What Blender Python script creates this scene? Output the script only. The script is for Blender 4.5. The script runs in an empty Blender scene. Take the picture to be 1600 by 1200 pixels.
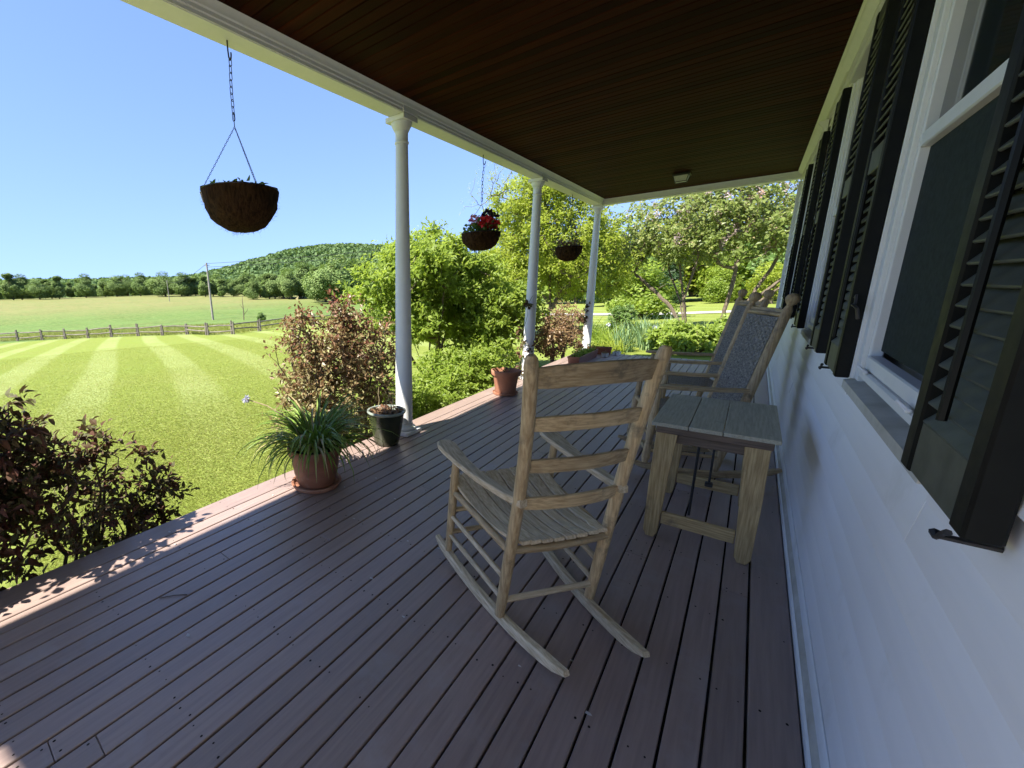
# porch scene
import bpy, math, random
import numpy as np
from mathutils import Matrix, Vector, noise
random.seed(7)
SC = bpy.context.scene
COL = SC.collection
# ---------------------------------------------------------------- camera
RC = np.array([[0.74356114, 0.66806448, -0.02840213],
               [0.12737823, -0.18321508, -0.97478563],
               [-0.65642335, 0.7211949, -0.22132849]])   # rows: right, down, forward
PPX, PPY, FPX, EYE = 573.44, 600.30, 658.35, 1.35         # pixels of the 1600 px wide photograph, metres
cd = bpy.data.cameras.new('camera'); cam = bpy.data.objects.new('camera', cd); COL.objects.link(cam)
cam.matrix_world = Matrix(((RC[0, 0], -RC[1, 0], -RC[2, 0], 0), (RC[0, 1], -RC[1, 1], -RC[2, 1], 0),
                           (RC[0, 2], -RC[1, 2], -RC[2, 2], EYE), (0, 0, 0, 1)))
cd.sensor_width = 36; cd.lens = 36 * FPX / 1600
cd.shift_x = (800 - PPX) / 1600; cd.shift_y = (PPY - 600) / 1600
cd.clip_start = 0.05; cd.clip_end = 6000
SC.camera = cam
# ---------------------------------------------------------------- light
SUN_EL = math.radians(50); SUN_XY = np.array([-0.32, -0.947])
sd = np.array([SUN_XY[0] * math.cos(SUN_EL), SUN_XY[1] * math.cos(SUN_EL), math.sin(SUN_EL)])
w = bpy.data.worlds.new('World'); SC.world = w; w.use_nodes = True
nt = w.node_tree; bg = nt.nodes['Background']
sk = nt.nodes.new('ShaderNodeTexSky'); sk.sky_type = 'NISHITA'; sk.sun_disc = False
sk.sun_elevation = SUN_EL; sk.sun_rotation = math.atan2(SUN_XY[0], SUN_XY[1])
sk.air_density = 0.75; sk.dust_density = 0.0; sk.ozone_density = 3.0; sk.altitude = 900
# soft shoulder over the whole dome: the pale horizon glow saturates less than the zenith blue
v1 = nt.nodes.new('ShaderNodeVectorMath'); v1.operation = 'DIVIDE'; nt.links.new(sk.outputs[0], v1.inputs[0]); v1.inputs[1].default_value = (1.0, 1.6, 3.6)
v2 = nt.nodes.new('ShaderNodeVectorMath'); v2.operation = 'ADD'; nt.links.new(v1.outputs[0], v2.inputs[0]); v2.inputs[1].default_value = (1, 1, 1)
v3 = nt.nodes.new('ShaderNodeVectorMath'); v3.operation = 'DIVIDE'; nt.links.new(sk.outputs[0], v3.inputs[0]); nt.links.new(v2.outputs[0], v3.inputs[1])
nt.links.new(v3.outputs[0], bg.inputs[0]); bg.inputs[1].default_value = 0.15
sl = bpy.data.lights.new('sun', 'SUN'); so = bpy.data.objects.new('sun', sl); COL.objects.link(so)
sl.energy = 3.4; sl.angle = math.radians(0.5); sl.color = (1, 0.95, 0.86)
so.rotation_euler = Vector(sd).to_track_quat('Z', 'Y').to_euler(); so.location = (-20, -40, 60)
vs = SC.view_settings; vs.view_transform = 'Standard'; vs.look = 'None'; vs.gamma = 1; vs.exposure = 2.25
vs.use_curve_mapping = False
SC.render.engine = 'CYCLES'
SC.cycles.max_bounces = 8; SC.cycles.diffuse_bounces = 5; SC.cycles.transmission_bounces = 4

# ---------------------------------------------------------------- pixel helpers
def ray(x, y):
    return RC.T @ np.array([x - PPX, y - PPY, FPX])
def onx(x, y, X):
    r = ray(x, y); t = X / r[0]; return np.array([0, 0, EYE]) + t * r
def sstep(v, a, b):
    t = min(1, max(0, (v - a) / (b - a))); return t * t * (3 - 2 * t)
def gz(x, y):
    """height of the ground"""
    s = max(0.0, -0.98 * x + 0.17 * y - 2.4)
    b = -0.45 + 0.05 * sstep(y, 4, 11) * sstep(x, -7, -2.6)
    if s < 95: d = -0.035 * s
    else: d = -3.325 + 4.9 * sstep(s, 95, 310)
    und = 0.12 * math.sin(x * 0.13 + 1) * math.sin(y * 0.11) * sstep(s, 12, 60)
    return b + d + und
def onground(x, y, far=None):
    """point where the pixel's ray meets the ground; far = given distance instead"""
    r = ray(x, y); r = r / math.hypot(r[0], r[1])
    if far: return np.array([r[0] * far, r[1] * far, gz(r[0] * far, r[1] * far)])
    t = 2.0
    while t < 900:
        if EYE + r[2] * t < gz(r[0] * t, r[1] * t): break
        t += 0.1 + t * 0.003
    return np.array([r[0] * t, r[1] * t, gz(r[0] * t, r[1] * t)])

# ---------------------------------------------------------------- building helpers
def tag(o, label=None, cat=None, group=None, kind=None):
    if label: o['label'] = label
    if cat: o['category'] = cat
    if group: o['group'] = group
    if kind: o['kind'] = kind
    return o
def thing(name, label, cat, loc=(0, 0, 0), rz=0, group=None, kind=None):
    o = bpy.data.objects.new(name, None); COL.objects.link(o)
    o.empty_display_size = 0.1
    o.location = loc; o.rotation_euler = (0, 0, rz)
    return tag(o, label, cat, group, kind)
def link(name, me, parent=None, loc=None):
    o = bpy.data.objects.new(name, me); COL.objects.link(o)
    if parent: o.parent = parent
    if loc is not None: o.location = loc
    return o
def copy_tree(o, parent=None):
    c = o.copy(); COL.objects.link(c); c.parent = parent
    for ch in [k for k in bpy.data.objects if k.parent == o]: copy_tree(ch, c)
    return c
class MB:
    def __init__(s): s.v = []; s.f = []; s.sm = []
    def add(s, vs, fs, smooth=False):
        n = len(s.v); s.v += [tuple(map(float, v)) for v in vs]
        s.f += [tuple(i + n for i in f) for f in fs]; s.sm += [smooth] * len(fs); return s
    def box(s, c, d, b=0.0, M=None):
        """chamfered box, centre c, size d"""
        hx, hy, hz = [k / 2 for k in d]; b = min(b, hx * .9, hy * .9, hz * .9)
        c = Vector(c); P = []
        if b <= 0:
            for sx in (-1, 1):
                for sy in (-1, 1):
                    for sz in (-1, 1): P.append(Vector((sx * hx, sy * hy, sz * hz)))
            F = [(0, 1, 3, 2), (4, 6, 7, 5), (0, 4, 5, 1), (2, 3, 7, 6), (0, 2, 6, 4), (1, 5, 7, 3)]
        else:
            idx = {}
            for sx in (-1, 1):
                for sy in (-1, 1):
                    for sz in (-1, 1):
                        for a in range(3):
                            q = [sx * (hx - b), sy * (hy - b), sz * (hz - b)]; q[a] = (sx * hx, sy * hy, sz * hz)[a]
                            idx[(sx, sy, sz, a)] = len(P); P.append(Vector(q))
            F = []
            for a in range(3):
                o = [k for k in range(3) if k != a]
                for sg in (-1, 1):
                    ring = []
                    for (u, v_) in ((-1, -1), (1, -1), (1, 1), (-1, 1)):
                        k = [0, 0, 0]; k[a] = sg; k[o[0]] = u; k[o[1]] = v_; ring.append(idx[(*k, a)])
                    F.append(tuple(ring))
            for a in range(3):
                o = [k for k in range(3) if k != a]
                for u in (-1, 1):
                    for v_ in (-1, 1):
                        k1 = [0, 0, 0]; k1[a] = -1; k1[o[0]] = u; k1[o[1]] = v_
                        k2 = list(k1); k2[a] = 1
                        F.append((idx[(*k1, o[0])], idx[(*k2, o[0])], idx[(*k2, o[1])], idx[(*k1, o[1])]))
            for sx in (-1, 1):
                for sy in (-1, 1):
                    for sz in (-1, 1): F.append(tuple(idx[(sx, sy, sz, a)] for a in range(3)))
        if M is not None: P = [M @ p for p in P]
        return s.add([p + c for p in P], F)
    def tube(s, path, rad, n=8, closed=False, cap=True, flat=None):
        path = [Vector(p) for p in path]; m = len(path)
        if not hasattr(rad, '__len__'): rad = [rad] * m
        V = []; up = None
        for i, p in enumerate(path):
            if closed: t = path[(i + 1) % m] - path[i - 1]
            else: t = path[min(i + 1, m - 1)] - path[max(i - 1, 0)]
            if t.length < 1e-9: t = Vector((0, 0, 1))
            t.normalize()
            if up is None:
                up = t.orthogonal().normalized() if flat is None else (Vector(flat) - t * t.dot(Vector(flat))).normalized()
            else:
                up = (up - t * up.dot(t)); up = up.normalized() if up.length > 1e-6 else t.orthogonal().normalized()
            sd_ = t.cross(up)
            for k in range(n):
                a = 2 * math.pi * k / n
                V.append(p + (up * math.cos(a) + sd_ * math.sin(a)) * rad[i])
        F = []
        for i in range(m if closed else m - 1):
            j = (i + 1) % m
            for k in range(n):
                l = (k + 1) % n; F.append((i * n + k, i * n + l, j * n + l, j * n + k))
        if cap and not closed: F += [tuple(range(n - 1, -1, -1)), tuple((m - 1) * n + k for k in range(n))]
        return s.add(V, F, True)
    def lathe(s, prof, n=24, c=(0, 0, 0), smooth=True, jit=None):
        V = []; F = []; c = Vector(c)
        for i, (r, z) in enumerate(prof):
            for k in range(n):
                a = 2 * math.pi * k / n; rr = r
                if jit: rr = r + jit(a, i)
                V.append(c + Vector((rr * math.cos(a), rr * math.sin(a), z)))
        for i in range(len(prof) - 1):
            for k in range(n):
                l = (k + 1) % n; F.append((i * n + k, i * n + l, (i + 1) * n + l, (i + 1) * n + k))
        return s.add(V, F, smooth)
    def extrude(s, poly, a, b, ax):
        """2-D closed polygon swept from coordinate a to b along axis ax (poly in the other two axes, in order)"""
        o = [k for k in range(3) if k != ax]; V = []; n = len(poly)
        for t in (a, b):
            for p in poly:
                q = [0, 0, 0]; q[ax] = t; q[o[0]] = p[0]; q[o[1]] = p[1]; V.append(q)
        F = [(k, (k + 1) % n, n + (k + 1) % n, n + k) for k in range(n)]
        F += [tuple(range(n - 1, -1, -1)), tuple(range(n, 2 * n))]
        return s.add(V, F)
    def mesh(s, name, mat):
        me = bpy.data.meshes.new(name); me.from_pydata(s.v, [], s.f)
        me.polygons.foreach_set('use_smooth', s.sm)
        me.materials.append(mat); me.update()
        try: me.set_sharp_from_angle(angle=math.radians(40))
        except Exception: pass
        return me
    def build(s, name, mat, parent=None, loc=None, fix=True):
        me = s.mesh(name, mat)
        if fix:
            import bmesh
            bm = bmesh.new(); bm.from_mesh(me); bmesh.ops.recalc_face_normals(bm, faces=bm.faces); bm.to_mesh(me); bm.free()
        return link(name, me, parent, loc)
def mesh_np(name, V, F, mat, tint=None, smooth=False):
    V = np.asarray(V, np.float32); F = np.asarray(F, np.int32); k = F.shape[1]
    me = bpy.data.meshes.new(name)
    me.vertices.add(len(V)); me.vertices.foreach_set('co', V.ravel())
    me.loops.add(F.size); me.loops.foreach_set('vertex_index', F.ravel())
    me.polygons.add(len(F)); me.polygons.foreach_set('loop_start', np.arange(0, F.size, k, dtype=np.int32))
    me.polygons.foreach_set('use_smooth', np.full(len(F), smooth))
    if tint is not None:
        at = me.attributes.new('tint', 'FLOAT', 'FACE'); at.data.foreach_set('value', np.asarray(tint, np.float32))
    me.materials.append(mat); me.update(); me.validate()
    return me

# ---------------------------------------------------------------- materials
def new_mat(name):
    m = bpy.data.materials.new(name); m.use_nodes = True
    return m, m.node_tree, m.node_tree.nodes['Principled BSDF']
def mixc(t, f, a, b, typ='MIX'):
    n = t.nodes.new('ShaderNodeMix'); n.data_type = 'RGBA'; n.blend_type = typ
    for s_, v in ((n.inputs[0], f), (n.inputs[6], a), (n.inputs[7], b)):
        if isinstance(v, (int, float)): s_.default_value = v
        elif isinstance(v, tuple): s_.default_value = (*v[:3], 1)
        else: t.links.new(v, s_)
    return n.outputs[2]
def coords(t, stretch=(1, 1, 1), kind='Object', rnd=0.0):
    tc = t.nodes.new('ShaderNodeTexCoord'); mp = t.nodes.new('ShaderNodeMapping')
    t.links.new(tc.outputs[kind], mp.inputs[0]); mp.inputs['Scale'].default_value = stretch
    if rnd:
        oi = t.nodes.new('ShaderNodeObjectInfo'); ml = t.nodes.new('ShaderNodeMath'); ml.operation = 'MULTIPLY'
        t.links.new(oi.outputs['Random'], ml.inputs[0]); ml.inputs[1].default_value = rnd
        t.links.new(ml.outputs[0], mp.inputs['Location'])
    return mp.outputs[0]
def noise_n(t, co, scale, detail=4, rough=0.6, dist=0):
    n = t.nodes.new('ShaderNodeTexNoise'); t.links.new(co, n.inputs['Vector'])
    n.inputs['Scale'].default_value = scale; n.inputs['Detail'].default_value = detail
    n.inputs['Roughness'].default_value = rough; n.inputs['Distortion'].default_value = dist
    return n.outputs[0]
def ramp(t, f, stops):
    n = t.nodes.new('ShaderNodeValToRGB'); t.links.new(f, n.inputs[0]); e = n.color_ramp.elements
    while len(e) < len(stops): e.new(0.5)
    for k, (p, c) in zip(e, stops): k.position = p; k.color = (*c, 1) if isinstance(c, tuple) else (c, c, c, 1)
    return n.outputs[0]
def bump(t, h, bs, strength, dist=0.01):
    n = t.nodes.new('ShaderNodeBump'); t.links.new(h, n.inputs['Height'])
    n.inputs['Strength'].default_value = strength; n.inputs['Distance'].default_value = dist
    t.links.new(n.outputs[0], bs.inputs['Normal'])
def M_noise(name, c1, c2, scale=8, stretch=(1, 1, 1), rough=0.6, bmp=0.2, bdist=0.01, spots=None, rnd=0.0, rough2=None,
            spec=0.5, detail=5, metal=0, objvar=0.0, grain=(0.3, 0.72)):
    m, t, b = new_mat(name); co = coords(t, stretch, rnd=rnd)
    f = noise_n(t, co, scale, detail)
    c = ramp(t, f, [(grain[0], c1), (grain[1], c2)])
    if spots:
        f2 = noise_n(t, coords(t, (1, 1, 1), rnd=rnd), spots[0], 6, 0.7)
        k = ramp(t, f2, [(spots[1], 0.0), (spots[1] + 0.14, 1.0)])
        c = mixc(t, k, c, spots[2])
    if objvar:
        oi = t.nodes.new('ShaderNodeObjectInfo')
        k = ramp(t, oi.outputs['Random'], [(0.0, 1 - objvar), (1.0, 1 + objvar * 0.6)])
        c = mixc(t, 1.0, c, k, 'MULTIPLY')
    t.links.new(c, b.inputs['Base Color'])
    if rough2 is not None: t.links.new(ramp(t, f, [(0.3, rough), (0.75, rough2)]), b.inputs['Roughness'])
    else: b.inputs['Roughness'].default_value = rough
    b.inputs['Specular IOR Level'].default_value = spec; b.inputs['Metallic'].default_value = metal
    if bmp: bump(t, f, b, bmp, bdist)
    return m
def M_leaf(name, stops, rough=0.5, trans=0.35, tcol=(0.25, 0.4, 0.03), spec=0.4):
    m, t, b = new_mat(name)
    a = t.nodes.new('ShaderNodeAttribute'); a.attribute_name = 'tint'
    c = ramp(t, a.outputs['Fac'], stops); t.links.new(c, b.inputs['Base Color'])
    b.inputs['Roughness'].default_value = rough; b.inputs['Specular IOR Level'].default_value = spec
    if trans:
        tr = t.nodes.new('ShaderNodeBsdfTranslucent'); t.links.new(mixc(t, 0.5, c, tcol), tr.inputs[0])
        mx = t.nodes.new('ShaderNodeMixShader'); mx.inputs[0].default_value = trans
        t.links.new(b.outputs[0], mx.inputs[1]); t.links.new(tr.outputs[0], mx.inputs[2])
        t.links.new(mx.outputs[0], t.nodes['Material Output'].inputs[0])
    return m
MT = {}
def wood(name, c1, c2, ax, **k):
    st = [120, 120, 120]; st[ax] = 6.5
    return M_noise(name, c1, c2, 1.0, tuple(st), rnd=7.0, grain=(0.36, 0.64), detail=8, **k)
OAK1, OAK2 = (0.35, 0.23, 0.105), (0.60, 0.44, 0.23)
for i, a in enumerate('xyz'):
    MT['oak_' + a] = wood('weathered_oak_' + a, OAK1, OAK2, i, rough=0.62, bmp=0.25, bdist=0.0015, spots=(9, 0.56, (0.19, 0.145, 0.08)), objvar=0.22)
    MT['pale_' + a] = wood('silvered_oak_' + a, (0.44, 0.325, 0.18), (0.70, 0.57, 0.37), i, rough=0.65, bmp=0.3, bdist=0.002, spots=(7, 0.58, (0.36, 0.31, 0.22)), objvar=0.15)
    MT['tan_' + a] = wood('tan_pine_' + a, (0.30, 0.195, 0.075), (0.54, 0.39, 0.175), i, rough=0.6, bmp=0.3, bdist=0.002, spots=(8, 0.6, (0.20, 0.14, 0.07)), objvar=0.12)
MT['table_top'] = wood('grey_green_table_boards', (0.33, 0.305, 0.215), (0.46, 0.43, 0.31), 1, rough=0.6, bmp=0.5, bdist=0.002, spots=(13, 0.6, (0.17, 0.17, 0.135)), objvar=0.12)
MT['table_dark'] = wood('dark_stained_board', (0.09, 0.06, 0.038), (0.17, 0.115, 0.075), 0, rough=0.6, bmp=0.3, bdist=0.002)
MT['deck'] = M_noise('red_brown_deck_stain', (0.25, 0.18, 0.155), (0.335, 0.245, 0.205), 1.0, (80, 4, 80), rough=0.36, rough2=0.5, spec=0.7, bmp=0.35, bdist=0.002,
                     spots=(2.2, 0.55, (0.315, 0.25, 0.225)), rnd=9, objvar=0.13)
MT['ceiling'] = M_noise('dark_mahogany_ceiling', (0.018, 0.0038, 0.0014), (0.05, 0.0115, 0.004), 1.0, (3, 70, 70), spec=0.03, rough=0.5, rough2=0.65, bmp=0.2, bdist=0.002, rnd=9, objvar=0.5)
MT['white'] = M_noise('white_paint', (0.74, 0.75, 0.73), (0.80, 0.80, 0.78), 14, rough=0.45, bmp=0.08, bdist=0.002, spots=(2.3, 0.66, (0.66, 0.66, 0.63)))
MT['white_y'] = M_noise('white_clapboard_paint', (0.83, 0.83, 0.82), (0.88, 0.875, 0.86), 1.0, (30, 1.2, 30), rough=0.5, bmp=0.12, bdist=0.002, spots=(1.8, 0.6, (0.74, 0.735, 0.70)), rnd=5, objvar=0.05)
MT['ledge'] = M_noise('dusty_beige_ledge', (0.40, 0.38, 0.31), (0.58, 0.56, 0.49), 9, rough=0.7, bmp=0.2, bdist=0.002, spots=(30, 0.63, (0.28, 0.26, 0.21)))
MT['shutter'] = M_noise('black_green_shutter_paint', (0.004, 0.0045, 0.004), (0.009, 0.01, 0.008), 20, spec=0.18, rough=0.45, rough2=0.6, bmp=0.1, bdist=0.001)
MT['louvre'] = M_noise('lit_dark_louvre_paint', (0.045, 0.05, 0.036), (0.09, 0.095, 0.07), 20, rough=0.5, bmp=0.1, bdist=0.001)  # shutter paint made lighter: the light on slats and rails is in the colour
MT['iron'] = M_noise('black_iron', (0.012, 0.012, 0.012), (0.03, 0.027, 0.024), 40, rough=0.5, bmp=0.2, bdist=0.001)
MT['chain'] = M_noise('dark_zinc_chain', (0.03, 0.035, 0.045), (0.07, 0.08, 0.1), 60, rough=0.4, metal=0.6, bmp=0)
MT['screen'] = M_noise('dark_insect_screen', (0.012, 0.018, 0.018), (0.028, 0.04, 0.038), 60, rough=0.7, bmp=0.15, bdist=0.001, spec=0.1)
MT['coir'] = M_noise('brown_coir_fibre', (0.008, 0.0045, 0.002), (0.07, 0.035, 0.014), 1.0, (70, 70, 18), rough=0.95, bmp=1.0, bdist=0.01, spec=0.1)
MT['terracotta'] = M_noise('terracotta', (0.27, 0.11, 0.06), (0.40, 0.185, 0.105), 6, rough=0.75, bmp=0.25, bdist=0.003, spots=(4, 0.56, (0.42, 0.27, 0.19)))
MT['terracotta_dark'] = M_noise('damp_terracotta', (0.17, 0.065, 0.035), (0.29, 0.12, 0.065), 6, rough=0.6, bmp=0.25, bdist=0.003, spots=(4, 0.6, (0.30, 0.2, 0.15)))
MT['glaze'] = M_noise('dark_green_glaze', (0.012, 0.018, 0.010), (0.05, 0.055, 0.028), 5, rough=0.16, rough2=0.3, bmp=0.05, bdist=0.002)
MT['glaze_rim'] = M_noise('pale_green_glaze_rim', (0.16, 0.19, 0.16), (0.34, 0.37, 0.32), 9, rough=0.25, bmp=0.05, bdist=0.002)
MT['soil'] = M_noise('dark_potting_soil', (0.012, 0.008, 0.006), (0.07, 0.05, 0.035), 60, rough=0.95, bmp=1.0, bdist=0.01, spec=0.1)
MT['mulch'] = M_noise('pale_dry_garden_soil', (0.14, 0.10, 0.06), (0.36, 0.29, 0.19), 26, rough=0.95, bmp=1.0, bdist=0.02, spec=0.1)
MT['plastic_red'] = M_noise('red_brown_plastic', (0.17, 0.055, 0.032), (0.24, 0.085, 0.05), 8, rough=0.4, bmp=0.05, bdist=0.002)
MT['plastic_white'] = M_noise('white_plastic', (0.72, 0.72, 0.70), (0.8, 0.8, 0.78), 8, rough=0.35, bmp=0)
MT['bark'] = M_noise('grey_brown_bark', (0.06, 0.045, 0.033), (0.19, 0.15, 0.11), 1.0, (40, 40, 7), rough=0.9, bmp=0.9, bdist=0.02, spec=0.2)
MT['twig'] = M_noise('brown_twig', (0.055, 0.035, 0.022), (0.13, 0.09, 0.06), 30, rough=0.8, bmp=0.3, bdist=0.003)
MT['straw'] = M_noise('dry_straw', (0.30, 0.23, 0.12), (0.46, 0.37, 0.22), 30, rough=0.8, bmp=0)
MT['rail'] = M_noise('grey_split_rail', (0.09, 0.075, 0.06), (0.22, 0.19, 0.155), 3, (1, 1, 1), rough=0.85, bmp=0.4, bdist=0.01)
MT['pole'] = M_noise('grey_pole_wood', (0.17, 0.15, 0.13), (0.30, 0.27, 0.24), 3, rough=0.85, bmp=0.2, bdist=0.01)
MT['gravel'] = M_noise('pale_gravel', (0.36, 0.33, 0.29), (0.52, 0.49, 0.44), 18, rough=0.95, bmp=0.4, bdist=0.02)
MT['roof'] = M_noise('grey_shingle', (0.06, 0.06, 0.06), (0.12, 0.12, 0.115), 20, rough=0.9, bmp=0.3, bdist=0.01)
MT['dark'] = M_noise('dark_undercroft', (0.015, 0.012, 0.01), (0.035, 0.03, 0.025), 5, rough=0.95, bmp=0.2, bdist=0.01, spec=0.1)  # near-black: shade below the boards is in the colour; screws share it
def glassy(name, col, rough):
    m, t, b = new_mat(name); b.inputs['Base Color'].default_value = (*col, 1); b.inputs['Roughness'].default_value = rough
    return m
MT['glass'] = glassy('window_glass', (0.02, 0.028, 0.028), 0.05)
MT['lampglass'] = M_noise('frosted_lamp_glass', (0.50, 0.50, 0.42), (0.62, 0.62, 0.54), 30, rough=0.35, bmp=0)
MT['petal_red'] = M_leaf('red_petal', [(0, (0.5, 0.012, 0.018)), (1, (0.8, 0.04, 0.04))], trans=0.25, tcol=(0.6, 0.05, 0.05))
MT['petal_pink'] = M_leaf('pink_petal', [(0, (0.5, 0.06, 0.12)), (1, (0.7, 0.3, 0.32))], trans=0.25, tcol=(0.6, 0.15, 0.2))
MT['petal_dark'] = M_leaf('blackish_purple_petal', [(0, (0.006, 0.003, 0.01)), (1, (0.03, 0.01, 0.035))], trans=0.1, tcol=(0.1, 0.02, 0.1))
MT['petal_white'] = M_leaf('pale_petal', [(0, (0.55, 0.52, 0.5)), (1, (0.75, 0.72, 0.74))], trans=0.25, tcol=(0.7, 0.7, 0.7))
MT['petal_lilac'] = M_leaf('lilac_blossom', [(0, (0.42, 0.30, 0.30)), (0.5, (0.52, 0.42, 0.44)), (1, (0.40, 0.22, 0.13))], trans=0.25, tcol=(0.6, 0.5, 0.5))
MT['petal_blue'] = M_leaf('pale_blue_petal', [(0, (0.36, 0.37, 0.48)), (1, (0.6, 0.6, 0.68))], trans=0.25, tcol=(0.4, 0.4, 0.6))
MT['lf_bright'] = M_leaf('bright_green_leaf', [(0, (0.10, 0.16, 0.018)), (0.5, (0.205, 0.285, 0.04)), (1, (0.31, 0.38, 0.085))], trans=0.52, tcol=(0.5, 0.62, 0.06))
MT['lf_yellow'] = M_leaf('yellow_green_leaf', [(0, (0.17, 0.22, 0.02)), (0.5, (0.29, 0.345, 0.045)), (1, (0.40, 0.43, 0.09))], trans=0.55, tcol=(0.58, 0.68, 0.06))
MT['lf_mid'] = M_leaf('mid_green_leaf', [(0, (0.05, 0.10, 0.02)), (0.5, (0.11, 0.185, 0.038)), (1, (0.19, 0.265, 0.07))])
MT['lf_lilac'] = M_leaf('lilac_leaf', [(0, (0.10, 0.14, 0.03)), (0.5, (0.19, 0.245, 0.065)), (0.85, (0.29, 0.33, 0.12)), (1, (0.42, 0.30, 0.18))], rough=0.4, trans=0.5, tcol=(0.5, 0.55, 0.14))
MT['lf_red'] = M_leaf('bronze_red_leaf', [(0, (0.18, 0.06, 0.042)), (0.3, (0.23, 0.13, 0.07)), (0.6, (0.235, 0.195, 0.09)), (1, (0.32, 0.31, 0.14))], rough=0.42, trans=0.28, tcol=(0.35, 0.17, 0.05))
MT['lf_brown'] = M_leaf('tan_bronze_leaf', [(0, (0.14, 0.065, 0.035)), (0.5, (0.24, 0.155, 0.08)), (1, (0.30, 0.25, 0.11))], rough=0.45, trans=0.28, tcol=(0.38, 0.2, 0.08))
MT['lf_purple'] = M_leaf('dark_purple_green_leaf', [(0, (0.085, 0.025, 0.022)), (0.35, (0.10, 0.05, 0.03)), (0.7, (0.07, 0.075, 0.028)), (1, (0.13, 0.125, 0.05))], rough=0.6, spec=0.2, trans=0.18, tcol=(0.15, 0.08, 0.03))
MT['lf_dark'] = M_leaf('dark_green_leaf', [(0, (0.012, 0.03, 0.010)), (0.5, (0.03, 0.065, 0.018)), (1, (0.06, 0.10, 0.03))], trans=0.2)
MT['lf_far'] = M_leaf('far_tree_leaf', [(0, (0.08, 0.135, 0.04)), (0.5, (0.135, 0.195, 0.06)), (1, (0.2, 0.26, 0.09))], rough=0.7, trans=0.25, spec=0.15)
MT['lf_hill'] = M_leaf('hill_canopy_leaf', [(0, (0.08, 0.135, 0.055)), (0.5, (0.11, 0.17, 0.068)), (1, (0.15, 0.21, 0.085))], rough=0.8, trans=0.2, spec=0.1)
MT['lf_strap'] = M_leaf('strap_leaf', [(0, (0.075, 0.14, 0.02)), (0.5, (0.15, 0.24, 0.038)), (0.9, (0.25, 0.34, 0.08)), (1, (0.38, 0.30, 0.15))], rough=0.38, trans=0.25)
MT['lf_iris'] = M_leaf('blue_green_iris_leaf', [(0, (0.10, 0.18, 0.085)), (0.6, (0.19, 0.29, 0.135)), (1, (0.27, 0.35, 0.13))], rough=0.45, trans=0.3)
MT['grass'] = M_leaf('lawn_blade', [(0, (0.12, 0.15, 0.025)), (0.5, (0.215, 0.235, 0.045)), (0.85, (0.30, 0.30, 0.095)), (1, (0.42, 0.375, 0.19))], rough=0.5, trans=0.4, tcol=(0.33, 0.42, 0.05), spec=0.25)

def ground_mat():
    m, t, b = new_mat('lawn_and_meadow')
    tc = t.nodes.new('ShaderNodeTexCoord'); P = tc.outputs['Object']
    def dotp(v, sc=1.0, off=0.0):
        n = t.nodes.new('ShaderNodeVectorMath'); n.operation = 'DOT_PRODUCT'; t.links.new(P, n.inputs[0]); n.inputs[1].default_value = v
        k = t.nodes.new('ShaderNodeMath'); k.operation = 'MULTIPLY_ADD'; t.links.new(n.outputs['Value'], k.inputs[0]); k.inputs[1].default_value = sc; k.inputs[2].default_value = off
        return k.outputs[0]
    def math_(op, a, bb):
        n = t.nodes.new('ShaderNodeMath'); n.operation = op
        for i, q in enumerate((a, bb)):
            if q is None: continue
            if isinstance(q, (int, float)): n.inputs[i].default_value = q
            else: t.links.new(q, n.inputs[i])
        return n.outputs[0]
    n1 = noise_n(t, P, 0.35, 5, 0.65); n2 = noise_n(t, P, 9, 6, 0.75); n3 = noise_n(t, P, 0.06, 4, 0.6)
    lawn = ramp(t, n2, [(0.28, (0.10, 0.13, 0.02)), (0.5, (0.17, 0.205, 0.035)), (0.72, (0.26, 0.275, 0.065))])
    lawn = mixc(t, ramp(t, n1, [(0.35, 0.0), (0.7, 0.55)]), lawn, (0.17, 0.225, 0.035))
    wob = math_('MULTIPLY', math_('SINE', dotp((0.19, 0.11, 0)), None), 0.35)
    st = math_('SINE', math_('MULTIPLY', math_('ADD', dotp((0.3455, 0.9384, 0)), wob), 2 * math.pi / 2.15), None)
    mow = ramp(t, st, [(0.0, 0.0), (0.12, 0.0), (0.55, 1.0)])
    near = ramp(t, dotp((-0.0098, 0.0017, 0), 1.0), [(0.03, 0.0), (0.11, 1.0)])
    k = math_('MULTIPLY', mow, near)
    lawn = mixc(t, math_('MULTIPLY', math_('MULTIPLY', k, ramp(t, n1, [(0.3, 0.3), (0.62, 1.0)])), 0.5), lawn, (0.29, 0.335, 0.13))
    n4 = noise_n(t, coords(t, (0.5, 1.6, 1), 'Object'), 0.9, 8, 0.8)
    mead = ramp(t, n4, [(0.36, (0.045, 0.085, 0.018)), (0.5, (0.10, 0.145, 0.033)), (0.66, (0.185, 0.215, 0.07))])
    mead = mixc(t, ramp(t, n3, [(0.4, 0.0), (0.62, 0.6)]), mead, (0.115, 0.185, 0.045))
    high = ramp(t, dotp((-0.0098, 0.0017, 0), 0.3), [(0.33, 0.0), (0.52, 1.0)])
    mead = mixc(t, math_('MULTIPLY', high, ramp(t, n1, [(0.3, 0.2), (0.65, 0.8)])), mead, (0.215, 0.185, 0.075))
    past = ramp(t, dotp((-0.0098, 0.0017, 0), 1.0), [(0.385, 0.0), (0.395, 1.0)])
    c = mixc(t, past, lawn, mead)
    t.links.new(c, b.inputs['Base Color']); b.inputs['Roughness'].default_value = 0.85; b.inputs['Specular IOR Level'].default_value = 0.15
    bump(t, n2, b, 0.9, 0.05)
    return m
MT['ground'] = ground_mat()

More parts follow.
